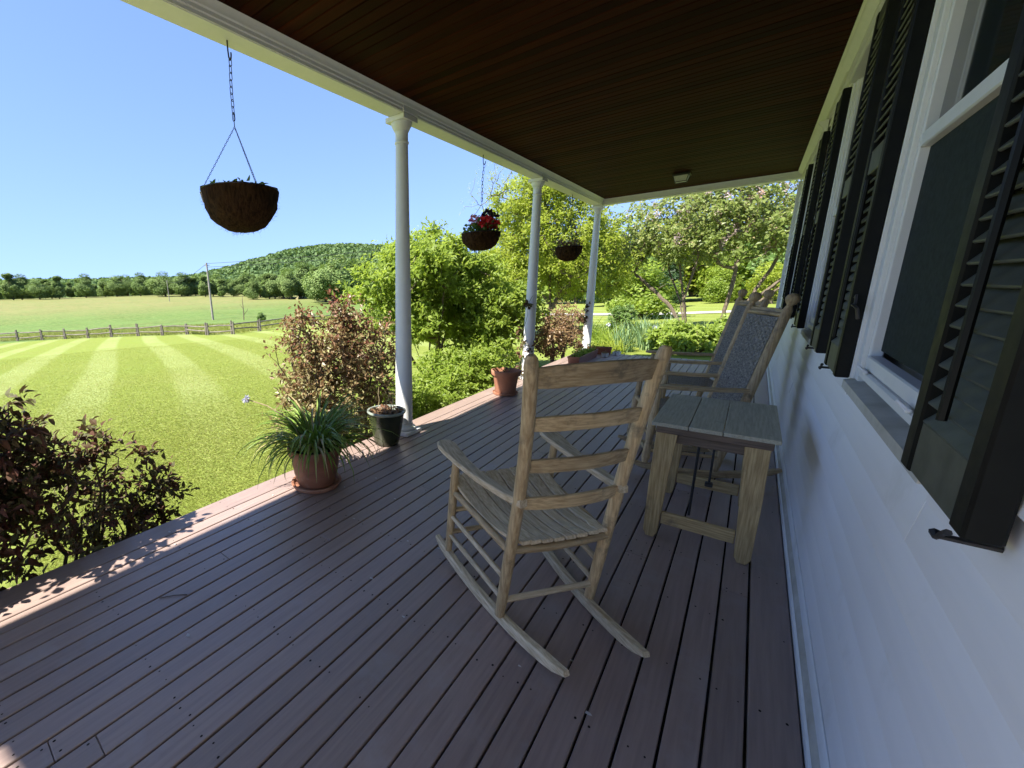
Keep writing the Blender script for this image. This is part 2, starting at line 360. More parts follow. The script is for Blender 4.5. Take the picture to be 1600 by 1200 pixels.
# ---------------------------------------------------------------- the ground, drive, hills
def polar_grid(r_list, a_list, hf):
    V = [(r * math.cos(a), r * math.sin(a), hf(r * math.cos(a), r * math.sin(a))) for r in r_list for a in a_list]
    n = len(a_list); F = []
    for i in range(len(r_list) - 1):
        for k in range(n - 1): F.append((i * n + k, i * n + k + 1, (i + 1) * n + k + 1, (i + 1) * n + k))
    return V, F
rl = [0.02] + [1.2 * 1.075 ** i for i in range(104)]
al = np.linspace(0, 2 * math.pi, 181)
V, F = polar_grid(rl, al, gz)
tag(link('ground', mesh_np('ground', V, F, MT['ground'], smooth=True)), kind='structure')
# gravel drive crossing beyond the lilac
dv = MB(); pts = [onground(820, 482, 36), onground(930, 481, 33), onground(1040, 478, 31), onground(1150, 474, 32), onground(1300, 466, 36), onground(1500, 450, 45)]
vv = []
for p in pts: vv += [(p[0] - .1, p[1] - 1.2, gz(p[0], p[1] - 1.2) + .03), (p[0] + .1, p[1] + 1.2, gz(p[0], p[1] + 1.2) + .03)]
dv.add(vv, [(2 * i, 2 * i + 2, 2 * i + 3, 2 * i + 1) for i in range(len(pts) - 1)])
tag(dv.build('driveway', MT['gravel']), kind='structure')
# wooded hill: ridge elevation (tangent) read against the skyline
RID = [(-700, 0.028), (170, 0.030), (285, 0.031), (345, 0.047), (400, 0.066), (450, 0.084), (500, 0.0945), (545, 0.0955), (620, 0.088), (700, 0.074), (800, 0.052), (1000, 0.045), (1300, 0.04), (2500, 0.03)]
def az_of(px):
    r = ray(px, 440); return math.atan2(r[1], r[0]) % (2 * math.pi)
RA = sorted((az_of(p), e) for p, e in RID)
def ridge(a):
    return float(np.interp(a, [q[0] for q in RA], [q[1] for q in RA]))
HD0, HD1 = 330.0, 820.0
def hillz(x, y):
    d = math.hypot(x, y); a = math.atan2(y, x) % (2 * math.pi); e = ridge(a)
    top = EYE + e * HD1 - 4
    t = min(1, max(0, (d - HD0) / (HD1 - HD0))); t = t * t * (3 - 2 * t) * 0.75 + 0.25 * t
    n = noise.noise(Vector((x * .006, y * .006, 0))) * 8 * t
    z = -1 + (top + 1) * t + n * (1 - t)
    if d > HD1: z = top - (d - HD1) * 0.12
    return z
a0, a1 = az_of(1500), az_of(-500)
if a1 < a0: a1 += 2 * math.pi
hr = np.linspace(320, 1250, 60); ha = np.linspace(a0, a1, 150)
V, F = polar_grid(hr, ha, hillz)
MT['hill'] = M_noise('hill_forest_floor', (0.035, 0.07, 0.028), (0.07, 0.12, 0.04), 0.08, rough=0.95, bmp=0, spec=0.1)
tag(link('hills', mesh_np('hills', V, F, MT['hill'], smooth=True)), kind='structure')

# ---------------------------------------------------------------- deck
deck = thing('porch_deck', None, None, (0, 0, 0), kind='structure')
deck['label'] = 'red brown plank porch deck along the white house'
DY0, DY1 = -2.6, 9.08
edges = [0.2775, 0.1495]
while edges[-1] > -2.40: edges.append(edges[-1] - 0.0952)
edges[-1] = -2.485
rng = random.Random(3); screws = MB()
for i in range(len(edges) - 1):
    xa, xb = edges[i + 1] + 0.0036, edges[i] - 0.0036
    ys = [DY0]; y = DY0 + rng.uniform(1.5, 5.5)
    while y < DY1 - 1.0: ys.append(y); y += rng.choice((4.27, 4.88, 5.5))
    ys.append(DY1 + rng.uniform(-.004, .004))
    for a, b in zip(ys, ys[1:]):
        z0 = rng.uniform(-0.0012, 0.0012)
        m = MB().box(((xa + xb) / 2, (a + b) / 2, -0.013 + z0), (xb - xa + rng.uniform(-.0015, .0015), b - a - 0.0016, 0.026), 0.0025)
        m.build('deck_board', MT['deck'], deck)
        yy = math.ceil(a / 0.406) * 0.406
        js = [a + 0.02, b - 0.02]
        while yy < b: js.append(yy); yy += 0.406
        for q in js:
            for u in (0.22, 0.78):
                if rng.random() < 0.7 and q > -0.2:
                    px_ = xa + (xb - xa) * u + rng.uniform(-.006, .006); py_ = q + rng.uniform(-.012, .012); r_ = rng.uniform(.0022, .0042)
                    screws.add([(px_ + r_ * math.cos(k * math.pi / 3), py_ + r_ * 1.3 * math.sin(k * math.pi / 3), 0.0006 + z0) for k in range(6)], [tuple(range(6))])
tag(screws.build('screw_heads', MT['dark'], deck), kind='stuff')
MB().box((-2.462, (DY0 + DY1) / 2, -0.10), (0.028, DY1 - DY0 - 0.02, 0.135), 0.003).build('fascia_board', MT['deck'], deck)
MB().box((-1.1, DY1 - 0.03, -0.10), (2.70, 0.028, 0.135), 0.003).build('fascia_board', MT['deck'], deck)
m = MB()
for yy in np.arange(DY0 + .1, DY1, 0.406): m.box((-1.09, yy, -0.115), (2.70, 0.038, 0.16))
tag(m.build('joists', MT['dark'], deck), kind='stuff')
MB().box((-1.05, (DY0 + DY1) / 2, -0.27), (2.6, DY1 - DY0 - .1, 0.02)).build('underdeck_shade_sheet', MT['dark'], deck)  # added dark sheet, puts the shade seen through the board gaps into colour

# ---------------------------------------------------------------- house wall
house = thing('house', 'white clapboard house wall with black louvred shutters', 'house', (0.31, 3, 0))
def HP(m, name, mat, parent=None):
    """build in world coordinates, parent to the house or one of its parts"""
    o = m.build(name, mat, None)
    for v in o.data.vertices: v.co.x -= 0.31; v.co.y -= 3
    o.parent = parent or house
    return o
HY0, HY1 = -2.6, 9.02
WZ0, WZ1 = 0.985, 2.52
WINS = [(1.28, 2.255), (3.29, 4.28), (5.75, 6.75)]
# base trim: shoe, sloped ledge, water table
HP(MB().extrude([(0.2775, -0.12), (0.2775, 0.024), (0.284, 0.031), (0.33, 0.031), (0.33, -0.12)], HY0, HY1 + .1, 1), 'shoe_moulding', MT['white'])
HP(MB().extrude([(0.283, 0.0315), (0.283, 0.062), (0.291, 0.078), (0.33, 0.078), (0.33, 0.0315)], HY0, HY1 + .1, 1), 'ledge', MT['ledge'])
HP(MB().extrude([(0.290, 0.0785), (0.290, 0.128), (0.294, 0.134), (0.33, 0.134), (0.33, 0.0785)], HY0, HY1 + .1, 1), 'water_table', MT['white'])
rng = random.Random(5); z = 0.138; EXPO = 0.112
while z < 2.66:
    zt = z + EXPO + 0.012
    spans = [(HY0, HY1)]
    for a, b in WINS:
        if zt > WZ0 - 0.03 and z < WZ1 + 0.06:
            ns = []
            for s0, s1 in spans:
                if b + .02 <= s0 or a - .02 >= s1: ns.append((s0, s1)); continue
                if a - .02 > s0: ns.append((s0, a - .02))
                if b + .02 < s1: ns.append((b + .02, s1))
            spans = ns
    for s0, s1 in spans:
        cuts = [s0]
        if s1 - s0 > 5: cuts.append(rng.uniform(s0 + 1.5, s1 - 1.5))
        cuts.append(s1)
        for a, b in zip(cuts, cuts[1:]):
            j = rng.uniform(-.0008, .0008)
            HP(MB().extrude([(0.2955 + j, z), (0.2945 + j, z + 0.002), (0.3105 + j, zt), (0.335, zt), (0.335, z)], a + .0012, b - .0012, 1), 'clapboard', MT['white_y'])
    z += EXPO
HP(MB().box((0.46, (HY0 + HY1) / 2, 1.45), (0.125, HY1 - HY0, 2.95)), 'wall_sheathing', MT['white'])
HP(MB().extrude([(0.268, HY1 - .10), (0.268, HY1 + .02), (0.44, HY1 + .02), (0.44, HY1 - .10)], 0.136, 2.66, 2), 'corner_board', MT['white'])
HP(MB().extrude([(0.281, HY1 + .0215), (0.281, HY1 + .05), (0.44, HY1 + .05), (0.44, HY1 + .0215)], 0.136, 2.66, 2), 'corner_board', MT['white'])
# frieze and crown under the porch ceiling
HP(MB().extrude([(0.283, 2.665), (0.283, 2.742), (0.262, 2.752), (0.246, 2.772), (0.236, 2.776), (0.236, 2.787), (0.33, 2.787), (0.33, 2.665)], HY0, 8.88, 1), 'frieze', MT['white'])
for a, b in WINS:     # projecting head caps over window and shutters
    HP(MB().extrude([(0.29, 2.565), (0.262, 2.57), (0.262, 2.60), (0.236, 2.63), (0.228, 2.64), (0.228, 2.655), (0.29, 2.664)], a - .04, b + .04, 1), 'window_head', MT['white'])
for i, (a, b) in enumerate(WINS):
    win = thing('window', None, None); win.parent = house
    cw = 0.055
    for nm, c, d in (('casing', (0.320, a + cw / 2, (WZ0 + WZ1) / 2), (0.034, cw, WZ1 - WZ0 - .004)), ('casing', (0.320, b - cw / 2, (WZ0 + WZ1) / 2), (0.034, cw, WZ1 - WZ0 - .004)),
                     ('head_casing', (0.305, (a + b) / 2, WZ1 + .022), (0.060, b - a + .036, 0.042)), ('jamb', (0.318, a - .0105, (WZ0 + WZ1) / 2), (0.05, .018, WZ1 - WZ0 - .002)), ('jamb', (0.318, b + .0105, (WZ0 + WZ1) / 2), (0.05, .018, WZ1 - WZ0 - .002))):
        HP(MB().box(c, d, 0.003), nm, MT['white'], win)
    # sub frame and sash
    a2, b2 = a + cw + .002, b - cw - .002
    HP(MB().box((0.330, a2 + .0125, (WZ0 + WZ1) / 2 + .03), (0.03, 0.025, WZ1 - WZ0 - .07), 0.003), 'sash_stile', MT['white'], win)
    HP(MB().box((0.330, b2 - .0125, (WZ0 + WZ1) / 2 + .03), (0.03, 0.025, WZ1 - WZ0 - .07), 0.003), 'sash_stile', MT['white'], win)
    HP(MB().box((0.327, (a2 + b2) / 2, WZ0 + .075), (0.034, b2 - a2 - .052, 0.045), 0.004), 'sash_rail', MT['white'], win)
    HP(MB().box((0.323, (a2 + b2) / 2, WZ0 + .034), (0.04, b2 - a2 - .002, 0.032), 0.006), 'sash_rail', MT['white'], win)
    HP(MB().box((0.330, (a2 + b2) / 2, 1.74), (0.03, b2 - a2 - .052, 0.045), 0.004), 'meeting_rail', MT['white'], win)
    HP(MB().box((0.339, (a2 + b2) / 2, 1.41), (0.004, b2 - a2 - .05, 0.62)), 'insect_screen', MT['screen'], win)
    HP(MB().box((0.342, (a2 + b2) / 2, 2.12), (0.004, b2 - a2 - .05, 0.72)), 'glass_pane', MT['glass'], win)
    HP(MB().extrude([(0.280, WZ0 - .034), (0.280, WZ0 - .006), (0.30, WZ0 - .001), (0.362, WZ0 + .012), (0.362, WZ0 - .034)], a - .015, b + .015, 1), 'window_sill', MT['ledge'], win)
    if i == 0:
        for yy in (b2 - .10, a2 + .22):
            lt = MB(); lt.box((0.300, yy, WZ0 + .052), (0.012, 0.055, 0.010), 0.003); lt.tube([(0.298, yy - .02, WZ0 + .055), (0.286, yy, WZ0 + .068), (0.298, yy + .02, WZ0 + .055)], .005, 6)
            HP(lt, 'sash_lift', MT['white'], win)
def shutter_part(sh, m, nm, mat): return HP(m, nm, mat, sh)
slat_me = None
def make_shutter(a, b, dog):
    global slat_me
    sh = thing('shutter', None, None); sh.parent = house
    x0, x1 = 0.2555, 0.2935; xc = (x0 + x1) / 2; t = x1 - x0; z0, z1 = 0.985, 2.505; sw = 0.05
    for yy in (a + sw / 2, b - sw / 2): HP(MB().box((xc, yy, (z0 + z1) / 2), (t, sw, z1 - z0), 0.004), 'stile', MT['shutter'], sh)
    rails = [(z0 + 0.001, z0 + 0.10), (1.71, 1.79), (z1 - 0.075, z1 - .001)]
    for ra, rb in rails: HP(MB().box((xc + .001, (a + b) / 2, (ra + rb) / 2), (t - .006, b - a - 2 * sw - .001, rb - ra), 0.003), 'rail', MT['louvre'], sh)
    if slat_me is None:
        R_ = Matrix.Rotation(math.radians(38), 4, 'Y')
        mm = MB().box((0, 0, 0), (0.007, b - a - 2 * sw - .002, 0.050), 0.002, R_); slat_me = mm.mesh('slat', MT['louvre'])
    for (p0, p1) in ((rails[0][1], rails[1][0]), (rails[1][1], rails[2][0])):
        n = int((p1 - p0) / 0.0345)
        for k in range(n):
            link('slat', slat_me, sh, (xc - 0.31 + 0.001, (a + b) / 2 - 3, p0 + (k + .5) * (p1 - p0) / n))
    tb = MB().tube([(x0 - .004, (a + b) / 2, rails[0][1] + .03), (x0 - .004, (a + b) / 2, rails[1][0] - .03)], .006, 6)
    HP(tb, 'tilt_rod', MT['shutter'], sh)
    yd = b - .03 if dog > 0 else a + .03
    d = MB(); d.tube([(0.30, yd, z0 - .012), (0.245, yd, z0 - .012)], .005, 6)
    d.tube([(0.247, yd - .022, z0 + .004), (0.247, yd - .01, z0 - .002), (0.247, yd, z0 - .012), (0.247, yd + .012, z0 - .02), (0.247, yd + .024, z0 - .016)], [.005, .004, .004, .004, .006], 6)
    HP(d, 'shutter_dog', MT['iron'], sh)
    if a > 2.2 and a < 2.4:
        h = MB(); h.tube([(0.262, a - .002, 1.245), (0.262, a - .035, 1.245), (0.268, a - .055, 1.235), (0.275, a - .05, 1.20)], .005, 6); h.tube([(0.264, a - .004, 1.27), (0.264, a - .02, 1.28), (0.264, a - .03, 1.25)], .004, 6)
        HP(h, 'hook', MT['iron'], sh)
    return sh
for (a, b), dg in (((0.935, 1.275), -1), ((2.264, 2.60), 1), ((2.94, 3.276), 1), ((4.30, 4.636), 1), ((5.40, 5.736), 1), ((6.80, 7.136), 1)):
    make_shutter(a, b, dg)

# ---------------------------------------------------------------- porch roof: ceiling boards, beam, roof
roof = thing('porch_roof', 'porch roof with dark mahogany ceiling and white beam', 'roof', (0, 0, 2.7))
def RP(m, name, mat):
    o = m.build(name, mat, None)
    for v in o.data.vertices: v.co.z -= 2.7
    o.parent = roof; return o
ZC = 2.79; CX0, CX1, CY0, CY1 = -2.21, 0.31, -2.15, 8.90  # unseen near end cut short to let more light into the porch
me = None; y = CY0; PIT = 0.083
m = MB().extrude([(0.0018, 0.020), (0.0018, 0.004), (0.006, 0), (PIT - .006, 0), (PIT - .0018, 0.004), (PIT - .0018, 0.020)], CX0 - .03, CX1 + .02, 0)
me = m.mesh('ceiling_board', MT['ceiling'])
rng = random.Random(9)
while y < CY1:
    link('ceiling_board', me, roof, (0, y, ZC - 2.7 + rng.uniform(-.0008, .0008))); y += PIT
RP(MB().box((-1.0, 3.40, 2.826), (2.72, 11.1, 0.02)), 'roof_deck', MT['dark'])
def mould(off):
    """inner beam profile, from beam underside to ceiling; first value grows towards the porch"""
    return [(0.0, 2.7035), (0.006, 2.7035), (0.006, 2.722), (0.013, 2.727), (0.013, 2.745), (0.021, 2.751), (0.024, 2.765), (0.036, 2.782), (0.042, 2.7895), (0.0, 2.7895)]
XB0, XB1 = -2.39, -2.247
RP(MB().box(((XB0 + XB1) / 2, 3.45, 2.76), (XB1 - XB0, 11.22, 0.12), 0.003), 'beam', MT['white'])
RP(MB().extrude([(XB1 + .0005 + p, q) for p, q in mould(0)], CY0, CY1 - 0.04, 1), 'crown_moulding', MT['white'])
YB0 = 8.922
RP(MB().box((-0.965, YB0 + .07, 2.76), (2.56, 0.14, 0.12), 0.003), 'beam', MT['white'])
RP(MB().extrude([(YB0 - .0005 - p, q) for p, q in mould(0)], -2.247, 0.28, 0), 'crown_moulding', MT['white'])
# eave beyond the beam
RP(MB().box((-2.383, 3.48, 2.965), (0.02, 11.22, 0.285), 0.003), 'frieze_board', MT['white'])
RP(MB().box((-2.70, 3.36, 3.12), (0.62, 12.1, 0.018)), 'eave_soffit', MT['white'])
RP(MB().box((-3.015, 3.36, 3.165), (0.025, 12.1, 0.13), 0.004), 'eave_fascia', MT['white'])
RP(MB().extrude([(-3.03, 3.232), (0.5, 4.05), (0.5, 4.1), (-3.03, 3.26)], -2.7, 9.4, 1), 'roof_slope', MT['roof'])
RP(MB().extrude([(-2.39, 2.826), (-2.39, 3.30), (0.45, 4.0), (0.45, 2.84)], 9.07, 9.13, 1), 'gable_board', MT['white'])

# ---------------------------------------------------------------- columns
def make_column():
    t = thing('porch_column', 'x', 'column')
    MB().box((0, 0, 0.0195), (0.235, 0.235, 0.037), 0.003).build('plinth', MT['white'], t)
    MB().lathe([(0.0, 0.0385), (0.10, 0.0385), (0.108, 0.044), (0.111, 0.052), (0.107, 0.061), (0.096, 0.066), (0.09, 0.071), (0.084, 0.085), (0.0785, 0.10)], 40).build('base_ring', MT['white'], t)
    prof = []
    for k in range(25):
        u = k / 24; z = 0.10 + u * 2.40; r = 0.0785 - 0.0265 * u ** 1.35; prof.append((r, z))
    MB().lathe(prof, 40).build('shaft', MT['white'], t)
    MB().lathe([(0.052, 2.5005), (0.058, 2.506), (0.06, 2.513), (0.058, 2.52), (0.053, 2.526), (0.053, 2.585), (0.056, 2.590), (0.056, 2.597), (0.061, 2.601), (0.074, 2.625), (0.083, 2.643), (0.085, 2.652), (0.085, 2.6605), (0.0, 2.6605)], 40).build('capital', MT['white'], t)
    MB().box((0, 0, 2.68), (0.19, 0.19, 0.038), 0.003).build('abacus', MT['white'], t)
    return t
c0 = make_column(); cl = [(3.073, 'white round porch column beside the dark green glazed pot'), (6.053, 'white round porch column behind the pale terracotta pot with saucer'), (8.992, 'white round corner porch column beside the long planter box')]
for i, (y, lb) in enumerate(cl):
    c = c0 if i == 0 else copy_tree(c0)
    c.location = (-2.33, y, 0); c['label'] = lb; c['group'] = 'porch columns'
    RP(MB().box((-2.2385, y, 2.7285), (0.016, 0.20, 0.049), 0.002), 'beam_block', MT['white'])

# ---------------------------------------------------------------- ceiling lamp
lp = thing('ceiling_lamp', 'small square black framed ceiling lamp with frosted glass', 'lamp', (-0.97, 7.75, 2.789))
m = MB().box((0, 0, -0.012), (0.20, 0.20, 0.022), 0.003); m.build('base_plate', MT['iron'], lp)
def fr(z0, z1, w0, w1):
    return [[(s * w0, t * w0, z0) for s, t in ((-1, -1), (1, -1), (1, 1), (-1, 1))], [(s * w1, t * w1, z1) for s, t in ((-1, -1), (1, -1), (1, 1), (-1, 1))]]
a, b = fr(-.024, -.10, .085, .062)
MB().add(a + b, [(0, 1, 5, 4), (1, 2, 6, 5), (2, 3, 7, 6), (3, 0, 4, 7), (4, 5, 6, 7)]).build('glass_shade', MT['lampglass'], lp)
m = MB()
a, b = fr(-.024, -.103, .089, .066)
for k in range(4): m.tube([a[k], b[k]], .005, 6); m.tube([b[k], b[(k + 1) % 4]], .005, 6); m.tube([a[k], a[(k + 1) % 4]], .005, 6)
m.build('frame', MT['iron'], lp)

# ---------------------------------------------------------------- furniture
def sweep(m, path, W, T, up=(0, 0, 1), ch=0.28, round_end=None):
    """bar of width W and thickness T (lists or numbers) along a path, chamfered section; 'up' is the thickness direction"""
    path = [Vector(p) for p in path]; n = len(path); U = Vector(up)
    if not hasattr(W, '__len__'): W = [W] * n
    if not hasattr(T, '__len__'): T = [T] * n
    V = []
    for i, p in enumerate(path):
        t = (path[min(i + 1, n - 1)] - path[max(i - 1, 0)]).normalized()
        s_ = t.cross(U).normalized(); u = s_.cross(t).normalized(); a = W[i] / 2; b = T[i] / 2; c = min(a, b) * ch
        for x, z in ((-a, -b + c), (-a + c, -b), (a - c, -b), (a, -b + c), (a, b - c), (a - c, b), (-a + c, b), (-a, b - c)):
            V.append(p + s_ * x + u * z)
    F = [(i * 8 + k, i * 8 + (k + 1) % 8, i * 8 + 8 + (k + 1) % 8, i * 8 + 8 + k) for i in range(n - 1) for k in range(8)]
    F += [tuple(range(7, -1, -1)), tuple((n - 1) * 8 + k for k in range(8))]
    return m.add(V, F)
def lerp(a, b, t): return tuple(a[k] + (b[k] - a[k]) * t for k in range(len(a)))
def rocker(xa, ya, xb, yb, y0=0.12, R=1.6, h=0.042, wd=0.034):
    P = []; n = 16; Wl = []; Tl = []
    for k in range(n + 1):
        u = k / n; x, y = lerp((xa, ya), (xb, yb), u); z = (y - y0) ** 2 / (2 * R) + h / 2 + 0.0005
        e = min(u, 1 - u) * n; s_ = 0.45 if e < 0.5 else (0.82 if e < 1.5 else 1)
        P.append((x, y, z + (0.006 if e < .5 else 0))); Wl.append(wd * (0.7 if e < 0.5 else 1)); Tl.append(h * s_)
    return sweep(MB(), P, Wl, Tl)
def ladder_chair(loc, rz):
    t = thing('rocking_chair', 'weathered oak ladder back rocking chair with slatted seat', 'rocking chair', loc, rz)
    zr = lambda y: (y - .12) ** 2 / 3.2 + 0.041
    pb = lambda s, z: (s * float(np.interp(z, [0, .6, .735, .89, 1.055, 1.14], [.208, .208, .213, .222, .237, .25])), float(np.interp(z, [0, .05, .58, .735, .89, 1.055, 1.14], [0, 0, -.088, -.114, -.138, -.162, -.178])), z)
    for s in (-1, 1):
        rocker(s * .264, .535, s * .156, -.335).build('rocker', MT['pale_y'], t)
        MB().tube([pb(s, zr(0) + .001), pb(s, .3), pb(s, .6), pb(s, .75), pb(s, .9), pb(s, 1.02), pb(s, 1.10), pb(s, 1.126), pb(s, 1.137)], [.0195, .022, .022, .022, .022, .0225, .0225, .020, .012], 14).build('rear_post', MT['oak_z'], t)
        MB().tube([(s * .25, .425, zr(.42) + .001), (s * .25, .405, .2), (s * .25, .375, .42), (s * .25, .35, .605)], [.016, .019, .02, .016], 12).build('front_post', MT['oak_z'], t)
        P = [(s * .205, -.115, .598), (s * .225, -.02, .592), (s * .247, .13, .590), (s * .262, .28, .602), (s * .268, .37, .616), (s * .270, .42, .624), (s * .270, .45, .628), (s * .270, .462, .629)]
        sweep(MB(), P, [.034, .040, .048, .066, .084, .086, .066, .03], [.03, .028, .026, .024, .024, .023, .022, .018]).build('arm', MT['pale_y'], t)
        for z0, z1 in ((.275, .235), (.165, .135)):
            MB().tube([(s * .25, .395 + (.2 - z0) * .1, z0), (s * .21, -0.17 * (z1 - .05), z1)], .0115, 10).build('side_rung', MT['pale_y'], t)
        MB().tube([(s * .247, .378, .408), (s * .212, -.065, .372)], .015, 10).build('seat_rail', MT['oak_y'], t)
    for z, hh in ((1.058, .078), (.897, .056), (.738, .055), (.584, .054)):
        a = pb(-1, z); b = pb(1, z); n = 12; P = []; T = []
        for k in range(n + 1):
            u = k / n; q = lerp(a, b, u); bow = .034 * math.sin(math.pi * u); P.append((q[0], q[1] - bow, q[2] + (.010 if hh > .07 else .005) * math.sin(math.pi * u)))
            T.append(hh * (0.86 + 0.14 * min(1, 6 * min(u, 1 - u))))
        sweep(MB(), P, .0125, T, (0, -.18, .98), ch=.3).build('back_slat', MT['oak_x'], t)
    MB().tube([(-.208, -.06, .378), (-.07, -.066, .372), (.07, -.066, .372), (.208, -.06, .378)], .0155, 10).build('seat_rail', MT['oak_x'], t)
    MB().tube([(-.25, .383, .412), (.25, .383, .412)], .0155, 10).build('seat_rail', MT['oak_x'], t)
    MB().tube([(-.207, -.012, .122), (.207, -.012, .122)], .0125, 10).build('rear_rung', MT['pale_x'], t)
    for z in (.30, .185): MB().tube([(-.25, .40, z), (.25, .40, z)], .0125, 10).build('front_rung', MT['oak_x'], t)
    N = 8
    for k in range(N):
        P = []; W = []
        for j in range(13):
            u = j / 12; y = -.085 + u * .515; half = .197 + .055 * u
            z = .399 + .062 * u ** 2.2 + .012 * (1 - u) ** 3 - .022 * math.sin(math.pi * u) - 0.010 * math.cos((k + .5 - N / 2) / (N / 2) * 1.5)
            x = ((k + .5) / N * 2 - 1) * half
            if k in (0, N - 1) and u < .14: x *= .93
            P.append((x, y, z + .009)); W.append(2 * half / N - .0075)
        sweep(MB(), P, W, .014, ch=.3).build('seat_slat', MT['pale_y'], t)
    return t
ladder_chair((-0.4817, 1.590, 0), math.radians(54.15))

def weave(m, A, B, C, D, nu, nv, amp=.0035, wu=.8, wv=.8, th=.0015):
    """interlaced strips on the quad A B (bottom) C D (top)"""
    A, B, C, D = map(Vector, (A, B, C, D)); nrm = (B - A).cross(D - A).normalized()
    P = lambda u, v: (A * (1 - u) + B * u) * (1 - v) + (D * (1 - u) + C * u) * v
    for i in range(nv):          # strips across
        v0, v1 = (i + .5 - wv / 2) / nv, (i + .5 + wv / 2) / nv; V = []
        for j in range(nu * 2 + 1):
            o = nrm * amp * math.cos(math.pi * (j / 2 - .5) + math.pi * i) * (1 if j % 2 else 0)
            V += [P(j / (2 * nu), v0) + o, P(j / (2 * nu), v1) + o]
        m.add(V, [(2 * j, 2 * j + 2, 2 * j + 3, 2 * j + 1) for j in range(nu * 2)])
    for j in range(nu):          # strips along
        u0, u1 = (j + .5 - wu / 2) / nu, (j + .5 + wu / 2) / nu; V = []
        for i in range(nv * 2 + 1):
            o = nrm * amp * -math.cos(math.pi * (i / 2 - .5) + math.pi * j) * (1 if i % 2 else 0)
            V += [P(u0, i / (2 * nv)) + o, P(u1, i / (2 * nv)) + o]
        m.add(V, [(2 * i, 2 * i + 2, 2 * i + 3, 2 * i + 1) for i in range(nv * 2)])
    return m
MT['weave'] = M_noise('grey_woven_splint', (0.06, 0.052, 0.045), (0.40, 0.36, 0.30), 1.0, (60, 60, 90), rough=0.7, bmp=0.3, bdist=0.002, spots=(120, 0.55, (0.035, 0.035, 0.04)))
MT['rush'] = M_noise('tan_woven_rush', (0.15, 0.12, 0.08), (0.38, 0.31, 0.21), 60, rough=0.75, bmp=0.3, bdist=0.002)
def woven_chair(loc, rz, label):
    t = thing('rocking_chair', label, 'rocking chair', loc, rz)
    zr = lambda y: (y - .12) ** 2 / 3.2 + 0.045
    pb = lambda s, z: (s * 0.245, -0.235 * (z - .05) / 1.1, z)
    for s in (-1, 1):
        rocker(s * .275, .50, s * .235, -.36, h=.046, wd=.036).build('rocker', MT['oak_y'], t)
        p = MB().tube([pb(s, zr(0) + .001), pb(s, .4), pb(s, .8), pb(s, 1.145), pb(s, 1.17)], [.022, .026, .026, .025, .017], 14)
        pst = p.build('rear_post', MT['oak_z'], t)
        f = MB().tube([pb(s, 1.0955 + .075), pb(s, 1.103 + .075), pb(s, 1.112 + .075), pb(s, 1.125 + .075), pb(s, 1.142 + .075), pb(s, 1.158 + .075), pb(s, 1.168 + .075), pb(s, 1.172 + .075)], [.015, .016, .024, .032, .035, .030, .018, .004], 14)
        f.build('finial', MT['oak_z'], pst)
        MB().tube([(s * .275, .42, zr(.42) + .001), (s * .275, .415, .12), (s * .275, .41, .22), (s * .275, .40, .40), (s * .275, .395, .46), (s * .275, .385, .62)], [.017, .026, .021, .027, .02, .018], 12).build('front_post', MT['oak_z'], t)
        P = [(s * .245, -.14, .63), (s * .262, .05, .628), (s * .278, .25, .632), (s * .282, .36, .637), (s * .282, .43, .64), (s * .282, .45, .64)]
        sweep(MB(), P, [.04, .046, .058, .074, .07, .035], [.026, .025, .024, .024, .022, .018]).build('arm', MT['oak_y'], t)
        for z0, z1 in ((.30, .27), (.17, .15)): MB().tube([(s * .275, .412, z0), (s * .247, -0.25 * (z1 - .05) / 1.1, z1)], .012, 8).build('side_rung', MT['oak_y'], t)
        MB().tube([(s * .273, .40, .42), (s * .247, -.075, .39)], .016, 8).build('seat_rail', MT['oak_y'], t)
    for z in (.445, 1.115):
        a, b = pb(-1, z), pb(1, z); MB().tube([a, b], .015, 10).build('back_rail', MT['oak_x'], t)
    sweep(MB(), [pb(-1, 1.115), lerp(pb(-1, 1.115), (0, -.262, 1.12), .97), pb(1, 1.115)], .016, .06, (0, -.22, .97)).build('top_rail', MT['oak_x'], t)
    for y, z in ((.40, .425), (-.075, .392)): MB().tube([(-.26, y, z), (.26, y, z)], .016, 8).build('seat_rail', MT['oak_x'], t)
    for z in (.28, .16): MB().tube([(-.275, .413, z), (.275, .413, z)], .0125, 8).build('front_rung', MT['oak_x'], t)
    MB().tube([(-.247, -.02, .15), (.247, -.02, .15)], .0125, 8).build('rear_rung', MT['oak_x'], t)
    a, b, c, d = pb(-.86, .45), pb(.86, .45), pb(.86, 1.10), pb(-.86, 1.10); o = .016
    sh = lambda p, k: (p[0], p[1] + k, p[2])
    m = MB(); weave(m, sh(a, o), sh(b, o), sh(c, o), sh(d, o), 14, 34); weave(m, sh(a, -o), sh(b, -o), sh(c, -o), sh(d, -o), 14, 34)
    tag(m.build('woven_back', MT['weave'], t, fix=False), kind='stuff')
    m = MB(); weave(m, (-.25, -.07, .408), (.25, -.07, .408), (.27, .405, .44), (-.27, .405, .44), 16, 16)
    tag(m.build('woven_seat', MT['rush'], t, fix=False), kind='stuff')
    return t
woven_chair((-0.14, 3.83, 0), math.radians(110.5), 'oak rocking chair with grey woven back just beyond the small table')
woven_chair((-0.23, 4.98, 0), math.radians(110.5), 'oak rocking chair with ball finials behind the other woven rocker')

